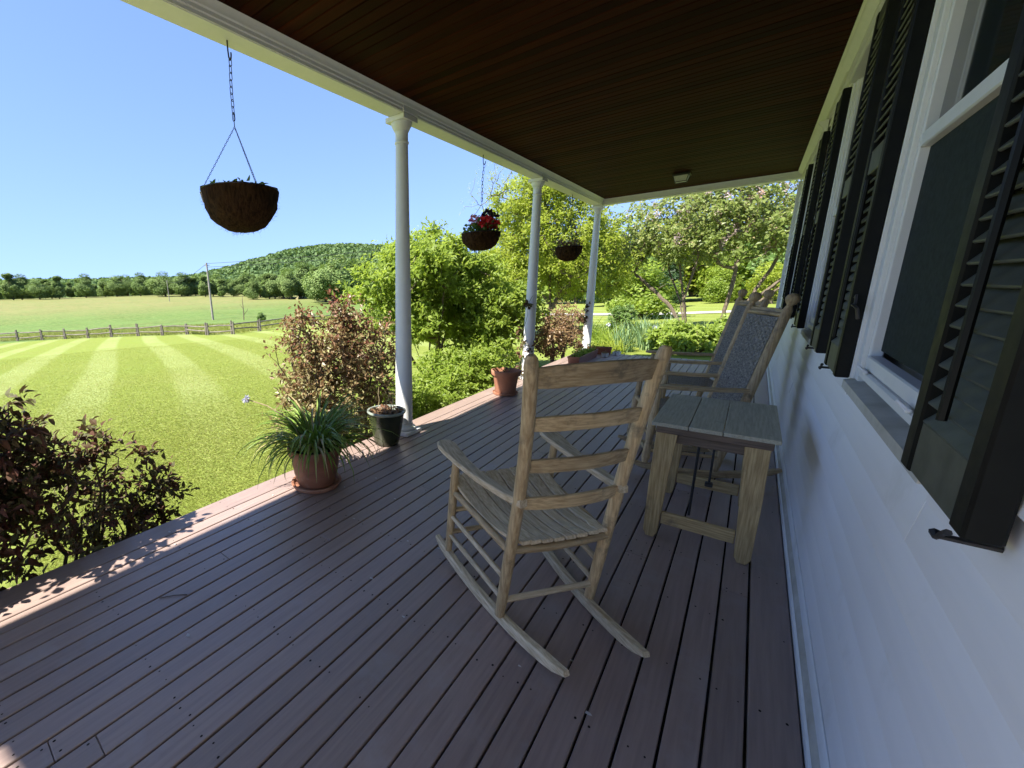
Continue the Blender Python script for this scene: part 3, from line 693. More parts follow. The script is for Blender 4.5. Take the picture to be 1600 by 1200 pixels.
# small table
tb = thing('side_table', 'small plank side table with grey green top and iron rods', 'table', (-0.07, 2.85, 0))
xs = [-.238, -.085, .045, .245]
for i in range(3): MB().box(((xs[i] + xs[i + 1]) / 2, 0.0, .637), (xs[i + 1] - xs[i] - .003, .715, .020), .0025).build('top_board', MT['table_top'], tb)
for y in (-.318, .318): MB().box((0.004, y, .608), (.44, .045, .036), .003).build('cleat', MT['table_dark'], tb)
for sx in (-1, 1):
    for sy in (-1, 1):
        P = [(sx * .188, sy * .315, .002), (sx * .188, sy * .315, .03), (sx * .182, sy * .312, .3), (sx * .172, sy * .306, .589)]
        lg = sweep(MB(), P, [.034, .062, .078, .09], .038, (0, sy, 0), ch=.12)
        lg.build('leg', MT['tan_z'], tb)
    MB().box((sx * .155, 0, .12), (.022, .585, .05), .003).build('side_stretcher', MT['tan_y'], tb) if sx > 5 else None
for y, z in ((-.314, .121), (.310, .118)): MB().box((0, y, z), (.298, .024, .066), .003).build('stretcher', MT['tan_x'], tb)
for y in (-.30, .30): MB().box((0.004, y, .563), (.29, .02, .05), .003).build('apron', MT['table_dark'], tb)
rd = MB(); rd.tube([(-.05, .0, .626), (-.05, .0, .025)], .0065, 8); rd.build('iron_rod', MT['iron'], tb)
rd = MB(); rd.tube([(.016, .0, .626), (.016, .0, .25)], .0055, 8); rd.box((.016, 0, .237), (.035, .03, .024), .004); rd.tube([(.016, 0, .235), (.01, .28, .13)], .004, 6); rd.build('iron_rod', MT['iron'], tb)
MB().box((-.02, 0, .605), (.12, .04, .04), .004).build('bracket', MT['iron'], tb)

# ---------------------------------------------------------------- leaves and plants
def unit(a): return a / np.maximum(np.linalg.norm(a, axis=-1, keepdims=True), 1e-9)
def leaves(name, P, D, N, L, W, tint, mat, parent, hexa=False, droop=0.0, fold=0.25, kind='stuff'):
    n = len(P); D = unit(D); S = unit(np.cross(D, N)); N = np.cross(S, D)
    L = np.broadcast_to(L, (n,))[:, None]; W = np.broadcast_to(W, (n,))[:, None]
    if hexa:
        V = np.stack([P, P + D * L * .35 + S * W * .5 + N * W * fold, P + D * L * .72 + S * W * .36 + N * (W * fold * .6 - L * droop * .5),
                      P + D * L - N * L * droop, P + D * L * .72 - S * W * .36 + N * (W * fold * .6 - L * droop * .5), P + D * L * .35 - S * W * .5 + N * W * fold,
                      P + D * L * .4 - N * L * droop * .15], 1).reshape(-1, 3)
        f = np.array([[0, 1, 6, 0], [1, 2, 3, 6], [6, 3, 4, 5], [0, 6, 5, 0]])
        base = (np.arange(n) * 7)[:, None]
        T3 = np.array([[0, 1, 6], [1, 2, 6], [2, 3, 6], [3, 4, 6], [4, 5, 6], [5, 0, 6]])
        F = (T3[None] + base[:, :, None]).reshape(-1, 3); tt = np.repeat(tint, 6)
    else:
        V = np.stack([P, P + D * L * .45 + S * W * .5 + N * W * fold, P + D * L - N * L * droop, P + D * L * .45 - S * W * .5 + N * W * fold], 1).reshape(-1, 3)
        base = (np.arange(n) * 4)[:, None]; T3 = np.array([[0, 1, 2], [0, 2, 3]])
        F = (T3[None] + base[:, :, None]).reshape(-1, 3); tt = np.repeat(tint, 2)
    o = link(name, mesh_np(name, V, F, mat, tt), parent)
    if kind: o['kind'] = kind
    return o
def rdir(r, n): return unit(r.normal(size=(n, 3)))
def ell_points(r, ells, n, shell=0.45):
    """points in a union of ellipsoids (cx,cy,cz,rx,ry,rz[,weight]), pushed towards the surface"""
    wts = np.array([e[3] * e[4] * e[5] * (e[6] if len(e) > 6 else 1) for e in ells]) ** .8; wts /= wts.sum()
    k = r.choice(len(ells), n, p=wts); E_ = np.array([e[:6] for e in ells])[k]
    d = rdir(r, n); rad = (r.random(n) ** shell)[:, None]
    return E_[:, :3] + d * rad * E_[:, 3:]
def grow(r, trunks, clumps, rtip=.004, exp=.45, jit=.10, rmax=.2, sag=.12):
    """branches from trunk polylines to every clump; returns MB of tapering tubes"""
    nodes = []; par = []
    for T in trunks:
        pv = -1
        for i in range(len(T) - 1):
            for u in np.linspace(0, 1, 6)[(0 if i == 0 else 1):]:
                nodes.append(np.array(T[i]) * (1 - u) + np.array(T[i + 1]) * u + r.normal(size=3) * .012); par.append(pv); pv = len(nodes) - 1
    base = np.array(trunks[0][0]); order = np.argsort(np.linalg.norm(clumps - base, axis=1)); ends = []
    for ci in order:
        c = clumps[ci]; A = np.array(nodes); d = np.linalg.norm(A - c, axis=1)
        cost = d + 1.2 * np.maximum(0, A[:, 2] - c[2] + .35 * d); j = int(np.argmin(cost)); s = nodes[j]; L = d[j]
        k = max(2, min(6, int(L / .25))); pv = j
        for q in range(1, k + 1):
            u = q / k; p = s * (1 - u) + c * u + r.normal(size=3) * L * jit * (1 if q < k else 0) * .5
            p[2] -= sag * L * math.sin(math.pi * u) * .6; nodes.append(p); par.append(pv); pv = len(nodes) - 1
        ends.append(pv)
    cnt = np.zeros(len(nodes))
    for e in ends:
        k = e
        while k >= 0: cnt[k] += 1; k = par[k]
    rad = np.minimum(rmax, rtip * np.maximum(cnt, .5) ** exp * 1.3)
    kids = {}
    for i, p in enumerate(par): kids.setdefault(p, []).append(i)
    m = MB(); stack = [(i, None) for i in kids.get(-1, [])]
    while stack:
        i, pre = stack.pop(); path = ([] if pre is None else [pre]) + [i]
        while True:
            ks = kids.get(i, [])
            if not ks: break
            ks = sorted(ks, key=lambda q: -cnt[q])
            for q in ks[1:]: stack.append((q, i))
            i = ks[0]; path.append(i)
        if len(path) > 1:
            rr = [rad[q] for q in path]
            if pre is not None: rr[0] = min(rr[0], rr[1] * 1.25)
            m.tube([nodes[q] for q in path], rr, 6 if rr[0] > .012 else 4, cap=False)
    return m
def foliage(r, clumps, centre, per, spread, L, W, mat, parent, name='foliage', up=.55, out=.4, tw=7, hexa=False, tint=None, droop=.15, flat=1.0, lvar=.3):
    """'per' leaves on short twigs around every clump"""
    n = len(clumps); T = max(1, per // tw)
    base = np.repeat(clumps, T, 0); o = unit(base - np.array(centre)) * out
    td = unit(rdir(r, len(base)) * np.array([1, 1, flat]) + o + np.array([0, 0, .25])); tl = spread * r.uniform(.5, 1.15, len(base))
    u = (np.arange(tw) + .6) / tw
    P = (base[:, None] + td[:, None] * (tl[:, None] * u[None])[:, :, None]).reshape(-1, 3)
    P += r.normal(size=P.shape) * spread * .06
    D = unit(np.repeat(td, tw, 0) * .7 + rdir(r, len(P)) * .95 + np.array([0, 0, -.1])); N = unit(rdir(r, len(P)) * (1 - up) + np.array([-.18, -.55, .8]) * up + np.repeat(o, tw, 0) * .35)   # leaves turn to the light
    l = L * (1 + lvar * r.normal(size=len(P)).clip(-1.8, 1.8)); tt = tint(r, P) if tint else (np.repeat(r.random(len(base)), tw) * .5 + r.random(len(P)) * .5)
    return leaves(name, P, D, N, l, l * (W / L), np.clip(tt, 0, 1), mat, parent, hexa, droop)
def bush(name, label, cat, base, stems, ells, nc, per, spread, L, W, mat, seed, rtip=.003, bark='twig', group=None, shell=.45, hexa=False, tint=None, up=.75, jit=.12, flat=1.0, wood_name='stems', rmax=.05, droop=.15, extra=None):
    """all coordinates relative to the base"""
    r = np.random.default_rng(seed); t = thing(name, label, cat, tuple(base), 0, group)
    cl = ell_points(r, ells, nc, shell); cl[:, 2] = np.maximum(cl[:, 2], .06)
    c = np.mean([e[:3] for e in ells], 0)
    tag(grow(r, stems, cl, rtip, jit=jit, rmax=rmax).build(wood_name, MT[bark], t, fix=False), kind=None)
    foliage(r, cl, c, per, spread, L, W, MT[mat], t, up=up, hexa=hexa, tint=tint, flat=flat, droop=droop)
    return t, cl, r
def strap(m, r, base, az, el, L, W, curl, seg=7):
    """an arching strap leaf: V-shaped ribbon"""
    p = np.array(base, float); V = []; a = el
    h = np.array([math.cos(az), math.sin(az), 0]); s_ = np.array([-math.sin(az), math.cos(az), 0])
    for i in range(seg + 1):
        u = i / seg; w_ = W * (1 - u ** 2.2) * (.55 + .45 * min(1, u * 4)) + .0008
        dr = h * math.cos(a) + np.array([0, 0, math.sin(a)]); up = -h * math.sin(a) + np.array([0, 0, math.cos(a)])
        V += [p - s_ * w_ / 2 + up * w_ * .22, p, p + s_ * w_ / 2 + up * w_ * .22]
        p = p + dr * L / seg; a -= curl / seg * (.5 + u)
    F = []
    for i in range(seg): F += [(3 * i, 3 * i + 1, 3 * i + 4, 3 * i + 3), (3 * i + 1, 3 * i + 2, 3 * i + 5, 3 * i + 4)]
    return m.add(V, F, True)
def strap_obj(parent, r, mat, tint, *a, name='leaf', **k):
    m = MB(); strap(m, r, *a, **k); me = m.mesh(name, mat)
    at = me.attributes.new('tint', 'FLOAT', 'FACE'); at.data.foreach_set('value', np.full(len(me.polygons), tint, np.float32))
    return link(name, me, parent)
def pot(name, label, loc, prof, mat, cat='pot', n=40):
    t = thing(name, label, cat, loc); MB().lathe(prof, n).build('body', mat, t); return t
def soil(parent, rad, z, mat='soil', seed=1):
    r = random.Random(seed); m = MB(); prof = [(0.001, z + .012), (rad * .4, z + .01), (rad * .75, z), (rad, z - .008)]
    m.lathe(prof, 22, jit=lambda a, i: 0); m.v = [(x, y, zz + r.uniform(-.008, .008)) for x, y, zz in m.v]
    return m.build('soil', MT[mat], parent)

# big terracotta pot with strappy plant
ag = thing('potted_plant', 'large terracotta pot of arching strappy green leaves on deck edge', 'potted plant', (-2.15, 1.80, 0))
MB().lathe([(0.0, .001), (.15, .001), (.165, .006), (.178, .03), (.176, .036), (.162, .034), (.15, .02), (0.0, .02)], 44).build('saucer', MT['terracotta'], ag)
MB().lathe([(0.0, .0215), (.128, .0215), (.134, .03), (.150, .10), (.1505, .104), (.153, .106), (.1535, .112), (.158, .15), (.1585, .154), (.161, .156), (.1615, .162), (.168, .225), (.171, .238), (.185, .242), (.189, .252), (.192, .285), (.19, .295), (.182, .298), (.174, .292), (.17, .25), (0.0, .245)], 48).build('body', MT['terracotta_dark'], ag)
soil(ag, .17, .272)
r = np.random.default_rng(21)
for k in range(278):
    a = r.uniform(0, 2 * math.pi); q = r.random() ** .6 * .12; el = r.uniform(.75, 1.5) - q * 2.0
    strap_obj(ag, r, MT['lf_strap'], r.random() * .97 if k > 14 else 1.0, (q * math.cos(a), q * math.sin(a), .27), a + r.normal() * .35, el, r.uniform(.34, .55), r.uniform(.016, .024), r.uniform(1.6, 3.0))
for k in range(22):
    a = math.radians(r.uniform(150, 300)) ; strap_obj(ag, r, MT['lf_strap'], 1.0 if r.random() < .6 else r.uniform(.6, .95), (.165 * math.cos(a), .165 * math.sin(a), .29), a + r.normal() * .3, .3, r.uniform(.22, .34), .007, 3.0, name='dry_leaf')
sm = MB(); P = [(-.05, -.03, .28), (-.13, -.10, .48), (-.24, -.20, .585), (-.33, -.30, .64)]; sm.tube(P, [.005, .0045, .004, .004], 6); sm.build('flower_stalk', MT['straw'], ag)
sm = MB(); sm.tube([(.02, .03, .28), (.01, .05, .55), (-.02, .06, .78)], [.004, .003, .0025], 6); sm.build('flower_stalk', MT['lf_mid'] if False else MT['twig'], ag)
n = 46; d = rdir(r, n); leaves('flower_head', np.tile(np.array(P[-1]), (n, 1)) + d * .006, d, rdir(r, n), .028, .011, r.random(n), MT['petal_blue'], ag, kind=None)

# green glazed pot
gp = pot('glazed_pot', 'dark green glazed pot of dry soil beside the column', (-2.27, 2.735, 0),
         [(0.0, .001), (.098, .001), (.104, .006), (.118, .06), (.138, .16), (.152, .25), (.156, .285)], MT['glaze'])
MB().lathe([(.1562, .2855), (.166, .289), (.171, .298), (.169, .308), (.161, .312), (.152, .308), (.147, .295), (.146, .265)], 44).build('rim', MT['glaze_rim'], gp)
soil(gp, .15, .283)
r = np.random.default_rng(5)
n = 70; a = r.uniform(0, 6.28, n); q = r.random(n) ** .5 * .13
leaves('dead_leaves', np.c_[q * np.cos(a), q * np.sin(a), r.uniform(.285, .32, n)], rdir(r, n) * [1, 1, .5], rdir(r, n) * .6 + [0, 0, .7], .05, .028, r.random(n) * .6, MT['lf_brown'], gp, True, .3)
m = MB()
for k in range(7):
    a = r.uniform(0, 6.28); p = np.array([.06 * math.cos(a), .06 * math.sin(a), .28]); P = [p]
    for j in range(4): p = p + np.array([r.normal() * .02, r.normal() * .02, .055]); P.append(p)
    m.tube(P, [.003, .0028, .0024, .002, .0012], 5)
m.build('dry_stems', MT['straw'], gp)

# pale terracotta pot
tp = thing('terracotta_pot', 'pale terracotta pot with saucer holding bare stems', 'pot', (-2.19, 5.0, 0))
MB().lathe([(0.0, .001), (.135, .001), (.147, .006), (.155, .03), (.148, .032), (.14, .02), (0, .02)], 40).build('saucer', MT['terracotta'], tp)
MB().lathe([(0, .0215), (.118, .0215), (.122, .027), (.150, .235), (.153, .245), (.172, .249), (.176, .26), (.18, .30), (.178, .308), (.168, .31), (.16, .30), (.152, .24), (0, .235)], 44).build('body', MT['terracotta'], tp)
soil(tp, .155, .262)
r = np.random.default_rng(8); m = MB()
for k in range(6):
    a = r.uniform(0, 6.28); p = np.array([.05 * math.cos(a), .05 * math.sin(a), .26]); P = [p]
    for j in range(5): p = p + np.array([r.normal() * .03, r.normal() * .03, .05]); P.append(p)
    m.tube(P, [.004, .004, .003, .003, .002, .0012], 5)
m.build('stems', MT['twig'], tp)
n = 60; a = r.uniform(0, 6.28, n); q = r.random(n) * .16
leaves('foliage', np.c_[q * np.cos(a), q * np.sin(a), r.uniform(.33, .56, n)], rdir(r, n), rdir(r, n) * .5 + [0, 0, .7], .05, .026, r.random(n), MT['lf_bright'], tp, True, .2)

# planter boxes and cell packs by the corner column
def planter(label, loc, rz, lx, ly, hz, seed, dens, tilt=0):
    t = thing('planter_box', label, 'planter', loc, rz); b = .82
    o = [(-lx / 2, -ly / 2), (lx / 2, -ly / 2), (lx / 2, ly / 2), (-lx / 2, ly / 2)]
    V = [(x * b, y * (1 - (1 - b) * lx / ly), .001) for x, y in o] + [(x, y, hz - .022) for x, y in o]
    MB().add(V, [(3, 2, 1, 0), (0, 1, 5, 4), (1, 2, 6, 5), (2, 3, 7, 6), (3, 0, 4, 7)]).build('body', MT['plastic_red'], t)
    V = [(x * 1.06, y * 1.012, hz - .0225) for x, y in o] + [(x * 1.08, y * 1.014, hz) for x, y in o] + [(x * .9, y * .98, hz) for x, y in o] + [(x * .88, y * .978, hz - .04) for x, y in o]
    F = []
    for q in range(3): F += [(4 * q + k, 4 * q + (k + 1) % 4, 4 * q + 4 + (k + 1) % 4, 4 * q + 4 + k) for k in range(4)]
    MB().add(V, F).build('rim', MT['plastic_red'], t)
    m = MB(); r = np.random.default_rng(seed); nx, ny = 5, 26
    for j in range(ny):
        for i in range(nx): m.v.append(((i / (nx - 1) - .5) * lx * .88, (j / (ny - 1) - .5) * ly * .97, hz - .03 + r.uniform(-.012, .012)))
    m.f = [(j * nx + i, j * nx + i + 1, j * nx + nx + i + 1, j * nx + nx + i) for j in range(ny - 1) for i in range(nx - 1)]; m.sm = [True] * len(m.f)
    m.build('soil', MT['soil'], t)
    if dens:
        n = dens; P = np.c_[r.uniform(-.4, .4, n) * lx, r.uniform(-.48, .48, n) * ly, hz - .02 + r.random(n) ** 2 * .10]
        leaves('seedlings', P, rdir(r, n) + [0, 0, .5], rdir(r, n) * .5 + [0, 0, .6], r.uniform(.03, .06, n), .02, r.random(n), MT['lf_bright'], t, True, .2)
    return t
planter('long red brown planter box of low green seedlings', (-2.09, 7.95, 0), 0, .185, 1.12, .15, 3, 330)
planter('short red brown planter box of bare dark soil beyond the corner column', (-2.07, 8.92, 0), math.radians(96), .17, .40, .135, 4, 20) 
def cellpack(label, loc, rz, seed):
    t = thing('cell_pack', label, 'cell pack', loc, rz); r = np.random.default_rng(seed)
    for i in (-1, 1):
        for j in (-1, 0, 1):
            m = MB(); c0_ = (i * .03, j * .045); V = []
            for z, w_ in ((.001, .016), (.062, .026), (.064, .029), (.064, .022), (.045, .021)): V += [(c0_[0] + s * w_, c0_[1] + q * w_ * 1.35 if False else c0_[1] + q * w_ * .8, z) for s, q in ((-1, -1), (1, -1), (1, 1), (-1, 1))]
            F = [(3, 2, 1, 0)]
            for q in range(4): F += [(4 * q + k, 4 * q + (k + 1) % 4, 4 * q + 4 + (k + 1) % 4, 4 * q + 4 + k) for k in range(4)]
            F += [(16, 17, 18, 19)]
            m.add(V, F).build('cell', MT['plastic_white'], t)
    n = 50; P = np.c_[r.uniform(-.05, .05, n), r.uniform(-.06, .06, n), r.uniform(.055, .10, n)]
    leaves('seedlings', P, rdir(r, n) + [0, 0, .3], rdir(r, n) * .5 + [0, 0, .6], .028, .016, r.random(n), MT['lf_red'], t, True, .2)
cellpack('white seedling cell pack on deck against the long planter', (-1.90, 8.60, 0), .3, 1)
cellpack('white seedling cell pack beside the short planter of bare soil', (-1.78, 8.93, 0), -.1, 2)

# ---------------------------------------------------------------- hanging baskets
def hanging(label, y, zrim, R_, depth, seed, nchain, plant, ribs):
    t = thing('hanging_basket', label, 'hanging basket', (-2.33, y, zrim)); r = np.random.default_rng(seed); ztop = 2.70 - zrim
    tilt = 0
    prof = [(0.001, -depth)]
    for k in range(1, 10):
        a = k / 9 * math.pi / 2; prof.append((R_ * math.sin(a) ** .85, -depth * math.cos(a) ** .9 if k < 9 else 0))
    prof += [(R_ * 1.02, .008), (R_ * .94, .006), (R_ * .9, -.03), (R_ * .6, -.045), (.001, -.04)]
    ph = r.uniform(0, 6, 6)
    jit = lambda a, i: (.006 * math.sin(5 * a + ph[0] + i) + .005 * math.sin(11 * a + ph[1] - i * 2)) * (1 if 0 < i < 11 else 0) - (ribs * .006 * (math.cos(14 * a) > .6) if 1 < i < 10 else 0)
    MB().lathe(prof, 72, jit=jit).build('coir_bowl', MT['coir'], t)
    m = MB()
    for k in range(420):
        a = r.uniform(0, 6.28); e = r.uniform(0, 1.5); p = np.array([R_ * math.cos(e) ** .85 * math.cos(a), R_ * math.cos(e) ** .85 * math.sin(a), -depth * math.sin(e) ** .9]); d = unit(p + r.normal(size=3) * .12) ; L = r.uniform(.008, .03)
        s_ = unit(np.cross(d, r.normal(size=3))) * .0005; q = p + d * L * .6 + r.normal(size=3) * .006; e2 = p + d * L + r.normal(size=3) * .014
        m.add([p - s_, p + s_, q + s_, q - s_, e2], [(0, 1, 2, 3), (3, 2, 4)])
    tag(m.build('coir_fibres', MT['coir'], t, fix=False), kind='stuff')
    # wire cage
    m = MB(); m.tube([(R_ * 1.03 * math.cos(k * math.pi / 18), R_ * 1.03 * math.sin(k * math.pi / 18), .004) for k in range(36)], .0028, 6, closed=True)
    m.build('wire_rim', MT['chain'], t)
    # hook
    zh = ztop - .0; hk = MB(); hk.tube([(0, 0, zh), (0, 0, zh - .05), (.004, 0, zh - .085), (.013, 0, zh - .10), (.024, 0, zh - .095), (.028, 0, zh - .08), (.028, 0, zh - .068)], .0042, 8); hk.build('hook', MT['iron'], t)
    # big links
    z = zh - .094; L = .036 if nchain else .03; link_me = None; n = 0; zend = .40 if plant != 2 else .36
    lk = MB(); pts = []
    for k in range(20):
        a = 2 * math.pi * k / 20; pts.append((.0085 * math.cos(a), 0, (.0125 if math.sin(a) > 0 else -.0125) + .0085 * math.sin(a)))
    lk.tube(pts, .0022, 5, closed=True); lme = lk.mesh('chain_link', MT['chain'])
    x = .014
    while z > zend:
        o = link('chain_link', lme, t, (x, 0, z - .016)); o.rotation_euler = (0, 0, (n % 2) * math.pi / 2 + .3); z -= .0335; n += 1; x = max(0, x - .004)
    ap = z + .012
    m = MB(); m.tube([(0, 0, ap + .03), (0.004, 0, ap + .02), (0, 0, ap - .02), (0, 0, ap - .045)], .0025, 6); m.build('s_hook', MT['chain'], t)
    top = np.array([0, 0, ap - .045])
    for k in range(3):
        a = math.radians(205 + 120 * k) if seed != 11 else math.radians(232 + 120 * k); e = np.array([R_ * 1.02 * math.cos(a), R_ * 1.02 * math.sin(a), .004]); m = MB(); L = np.linalg.norm(e - top); nl = int(L / .013)
        d = (e - top) / L; s1 = unit(np.cross(d, [0, 0, 1.])); s2 = np.cross(d, s1)
        for j in range(nl):
            c = top + d * (j + .5) * L / nl; q = s1 if j % 2 else s2
            m.tube([c - d * .0085, c - d * .004 + q * .0032, c + d * .004 + q * .0032, c + d * .0085, c + d * .004 - q * .0032, c - d * .004 - q * .0032], .0012, 4, closed=True)
        m.build('chain', MT['chain'], t)
    return t, r
def blossom(parent, r, c, rad, mat, n, L, name='flower'):
    d = rdir(r, n) * [1, 1, .8] + [0, 0, .25]; d = unit(d); leaves(name, np.array(c) + d * rad * r.uniform(.3, .9, (n, 1)), d + rdir(r, n) * .5, d + rdir(r, n) * .4, L, L * .85, r.random(n), mat, parent, True, .25, kind=None)
def tuft(parent, r, R_, n, zmax, mat, L, W, name='foliage'):
    a = r.uniform(0, 6.28, n); q = r.random(n) ** .6 * R_ * .85; P = np.c_[q * np.cos(a), q * np.sin(a), r.random(n) * zmax - .02]
    D = rdir(r, n) + np.c_[np.cos(a), np.sin(a), np.full(n, .5)] * .5
    leaves(name, P, D, rdir(r, n) * .6 + [0, 0, .6], L * r.uniform(.6, 1.2, n), W, r.random(n), mat, parent, True, .2)
t, r = hanging('dark coir hanging basket of low leaves with plant tag, before the bare pasture', 1.50, 1.925, .215, .225, 11, True, 1, 0)
tuft(t, r, .2, 260, .055, MT['lf_mid'], .04, .024)
MB().box((-.125, -.175, -.03), (.006, .016, .06), .002, Matrix.Rotation(.25, 4, 'X')).build('plant_tag', MT['plastic_white'], t)
blossom(t, r, (-.03, .02, .04), .02, MT['petal_white'], 14, .02)
t, r = hanging('hanging basket of red geraniums and blackish purple flowers', 4.50, 1.905, .205, .18, 12, True, 2, 1)
tuft(t, r, .2, 260, .13, MT['lf_mid'], .05, .035)
tuft(t, r, .12, 40, .2, MT['lf_mid'], .05, .03, name='stems_and_leaves')
blossom(t, r, (.10, -.10, .10), .055, MT['petal_red'], 60, .042); blossom(t, r, (.13, .03, .085), .05, MT['petal_red'], 50, .04)
blossom(t, r, (.0, -.15, .13), .05, MT['petal_pink'], 46, .032); blossom(t, r, (.01, .04, .075), .06, MT['petal_red'], 70, .04); blossom(t, r, (.05, -.02, .09), .04, MT['petal_red'], 40, .035)
for c in ((.03, .09, .215), (.06, .19, .18), (.0, .12, .20)): blossom(t, r, c, .035, MT['petal_dark'], 26, .042)
t, r = hanging('coir hanging basket of faded flowers trailing over, nearest the corner column', 7.50, 1.91, .20, .22, 13, False, 3, 1)
tuft(t, r, .2, 200, .12, MT['lf_red'], .05, .03)
for c in ((.13, .02, -.02), (.16, .08, -.07), (.1, .13, .0), (-.03, .0, .09)): blossom(t, r, c, .02, MT['petal_white'], 16, .022)

# ---------------------------------------------------------------- garden plants
def G(x, y, dz=-.02): return np.array([x, y, gz(x, y) + dz])
# soil bed along the deck edge
m = MB(); V = []; rr = random.Random(2); ys = np.arange(-2.6, 12.01, .1)
for y in ys:
    for k, x in enumerate((-2.40, -2.62, -2.80, -2.98)):
        xx = x - (0.12 * math.sin(y * 2.3) + rr.uniform(-.05, .05)) * (k / 3); V.append((xx, y, gz(xx, y) + .012 + (rr.uniform(0, .02) if k < 3 else -.01)))
m.add(V, [(4 * i + k, 4 * i + k + 1, 4 * i + 5 + k, 4 * i + 4 + k) for i in range(len(ys) - 1) for k in range(3)], True)
tag(m.build('garden_bed', MT['mulch']), kind='structure')
def stems_fan(n, spread, h, seed, z0=0.0):
    r = np.random.default_rng(seed); out = []
    for k in range(n):
        a = r.uniform(0, 6.28); q = spread * r.uniform(.3, 1); out.append([(.05 * math.cos(a) * n ** .3, .05 * math.sin(a) * n ** .3, z0), (q * .45 * math.cos(a), q * .45 * math.sin(a), h * .45), (q * math.cos(a), q * math.sin(a), h * r.uniform(.8, 1.05))])
    return out
redtint = lambda zt: (lambda r, P: np.clip(.86 - .58 * (P[:, 2] / zt) ** 1.5 + r.normal(size=len(P)) * .22, 0, 1))
bush('shrub', 'dark purple leaved shrub over the near deck edge', 'shrub', G(-2.98, .52), stems_fan(9, .45, .85, 1), [(0, 0, .55, .42, .55, .5), (.05, -.05, .85, .25, .35, .28), (-.05, .32, .35, .3, .35, .32), (0.1, .45, .2, .2, .3, .2)], 105, 35, .15, .047, .026, 'lf_purple', 31, hexa=True)
bush('shrub', 'taller dark purple leaved shrub at the near end of the deck edge bed', 'shrub', G(-2.85, -.25), stems_fan(10, .45, 1.3, 11), [(0, 0, .75, .4, .5, .6), (.08, .25, 1.15, .32, .4, .35), (.1, .45, .8, .3, .3, .35), (.1, .1, 1.4, .25, .3, .2)], 190, 35, .15, .05, .027, 'lf_purple', 43, hexa=True)
bush('shrub', 'bushy red bronze leaved shrub behind the two deck edge pots', 'shrub', G(-3.2, 3.02), stems_fan(12, .7, 1.3, 2), [(0, 0, .95, .5, .62, .55), (0, -.3, 1.25, .34, .4, .38), (0, .2, 1.32, .36, .36, .42), (0, .62, 1.05, .35, .4, .45), (.02, .45, .55, .3, .4, .45), (0, -.35, .75, .35, .42, .35), (0, .1, 1.6, .12, .12, .2), (0, -.42, 1.55, .12, .12, .16)], 520, 28, .16, .042, .024, 'lf_red', 32, tint=redtint(1.75), up=.5)
# bare arching twigs on its lawn side
bush('shrub', 'tan bronze leaved shrub between the far two columns', 'shrub', G(-3.05, 9.6), stems_fan(9, .7, 1.2, 3), [(0, 0, .8, .55, .95, .5), (0, .4, 1.0, .4, .5, .42), (0, -.5, .75, .4, .5, .45)], 300, 24, .16, .05, .027, 'lf_brown', 33, up=.5)
# green multi-stemmed shrubs behind the first column
st = [[(0, 0, 0), (-.15, -.55, .8), (-.2, -1.2, 2.0)], [(.05, .1, 0), (.1, -.1, .9), (.2, -.3, 2.3)], [(0, .2, 0), (.1, .5, .9), (.1, .9, 2.2)], [(-.1, .1, 0), (-.5, .2, .9), (-.9, .4, 2.1)], [(.1, 0, 0), (.4, -.3, .8), (.7, -.5, 1.9)]]
bush('shrub_tree', 'layered green multi stemmed shrub tree behind the first column', 'tree', G(-4.7, 7.0), st, [(.2, -.8, 1.35, .6, .7, .42), (.1, .7, 1.15, .7, .8, .5), (-.2, 0, 1.6, .8, .9, .4), (0, -.75, 2.25, .9, .8, .38), (.0, .2, 2.5, 1.0, 1.0, .42), (.1, .9, 2.1, .9, .9, .5), (-.3, -1.25, 1.95, .6, .5, .35), (.3, .3, 1.75, .9, .9, .3), (.4, -.4, 1.85, .5, .6, .25)], 520, 56, .32, .085, .042, 'lf_bright', 34, rtip=.0035, bark='bark', jit=.10, flat=.45, up=.75, rmax=.045)
st2 = [[(0, 0, 0), (.1, -.3, .7), (.2, -.6, 1.7)], [(.1, .1, 0), (.3, .3, .8), (.5, .5, 1.6)], [(0, .1, 0), (-.3, .4, .8), (-.5, .8, 1.7)]]
bush('shrub_tree', 'rounded green shrub behind the pale terracotta pot', 'shrub', G(-3.95, 8.2), st2, [(0, -.2, 1.2, .7, 1.0, .6), (.1, .5, 1.35, .7, .8, .6), (.2, -.8, .9, .6, .7, .5)], 340, 56, .26, .08, .042, 'lf_bright', 35, bark='bark', flat=.6, up=.7, rmax=.04)
bush('low_shrub', 'low spreading bright green shrub against deck edge past the first column', 'shrub', G(-3.15, 4.75), stems_fan(10, .6, .4, 4), [(0, 0, .25, .45, .8, .25), (-.1, .6, .35, .5, .6, .28), (-.3, -.2, .4, .4, .6, .3)], 200, 42, .17, .055, .028, 'lf_bright', 36, flat=.6, up=.7)
bush('low_shrub', 'bright green leafy shrub beside the pale terracotta pot', 'shrub', G(-3.2, 6.3), stems_fan(10, .6, .6, 5), [(0, 0, .4, .5, .8, .4), (-.1, .7, .45, .5, .7, .4), (-.2, -.5, .6, .5, .5, .35)], 220, 42, .19, .06, .03, 'lf_bright', 37, flat=.6, up=.7)
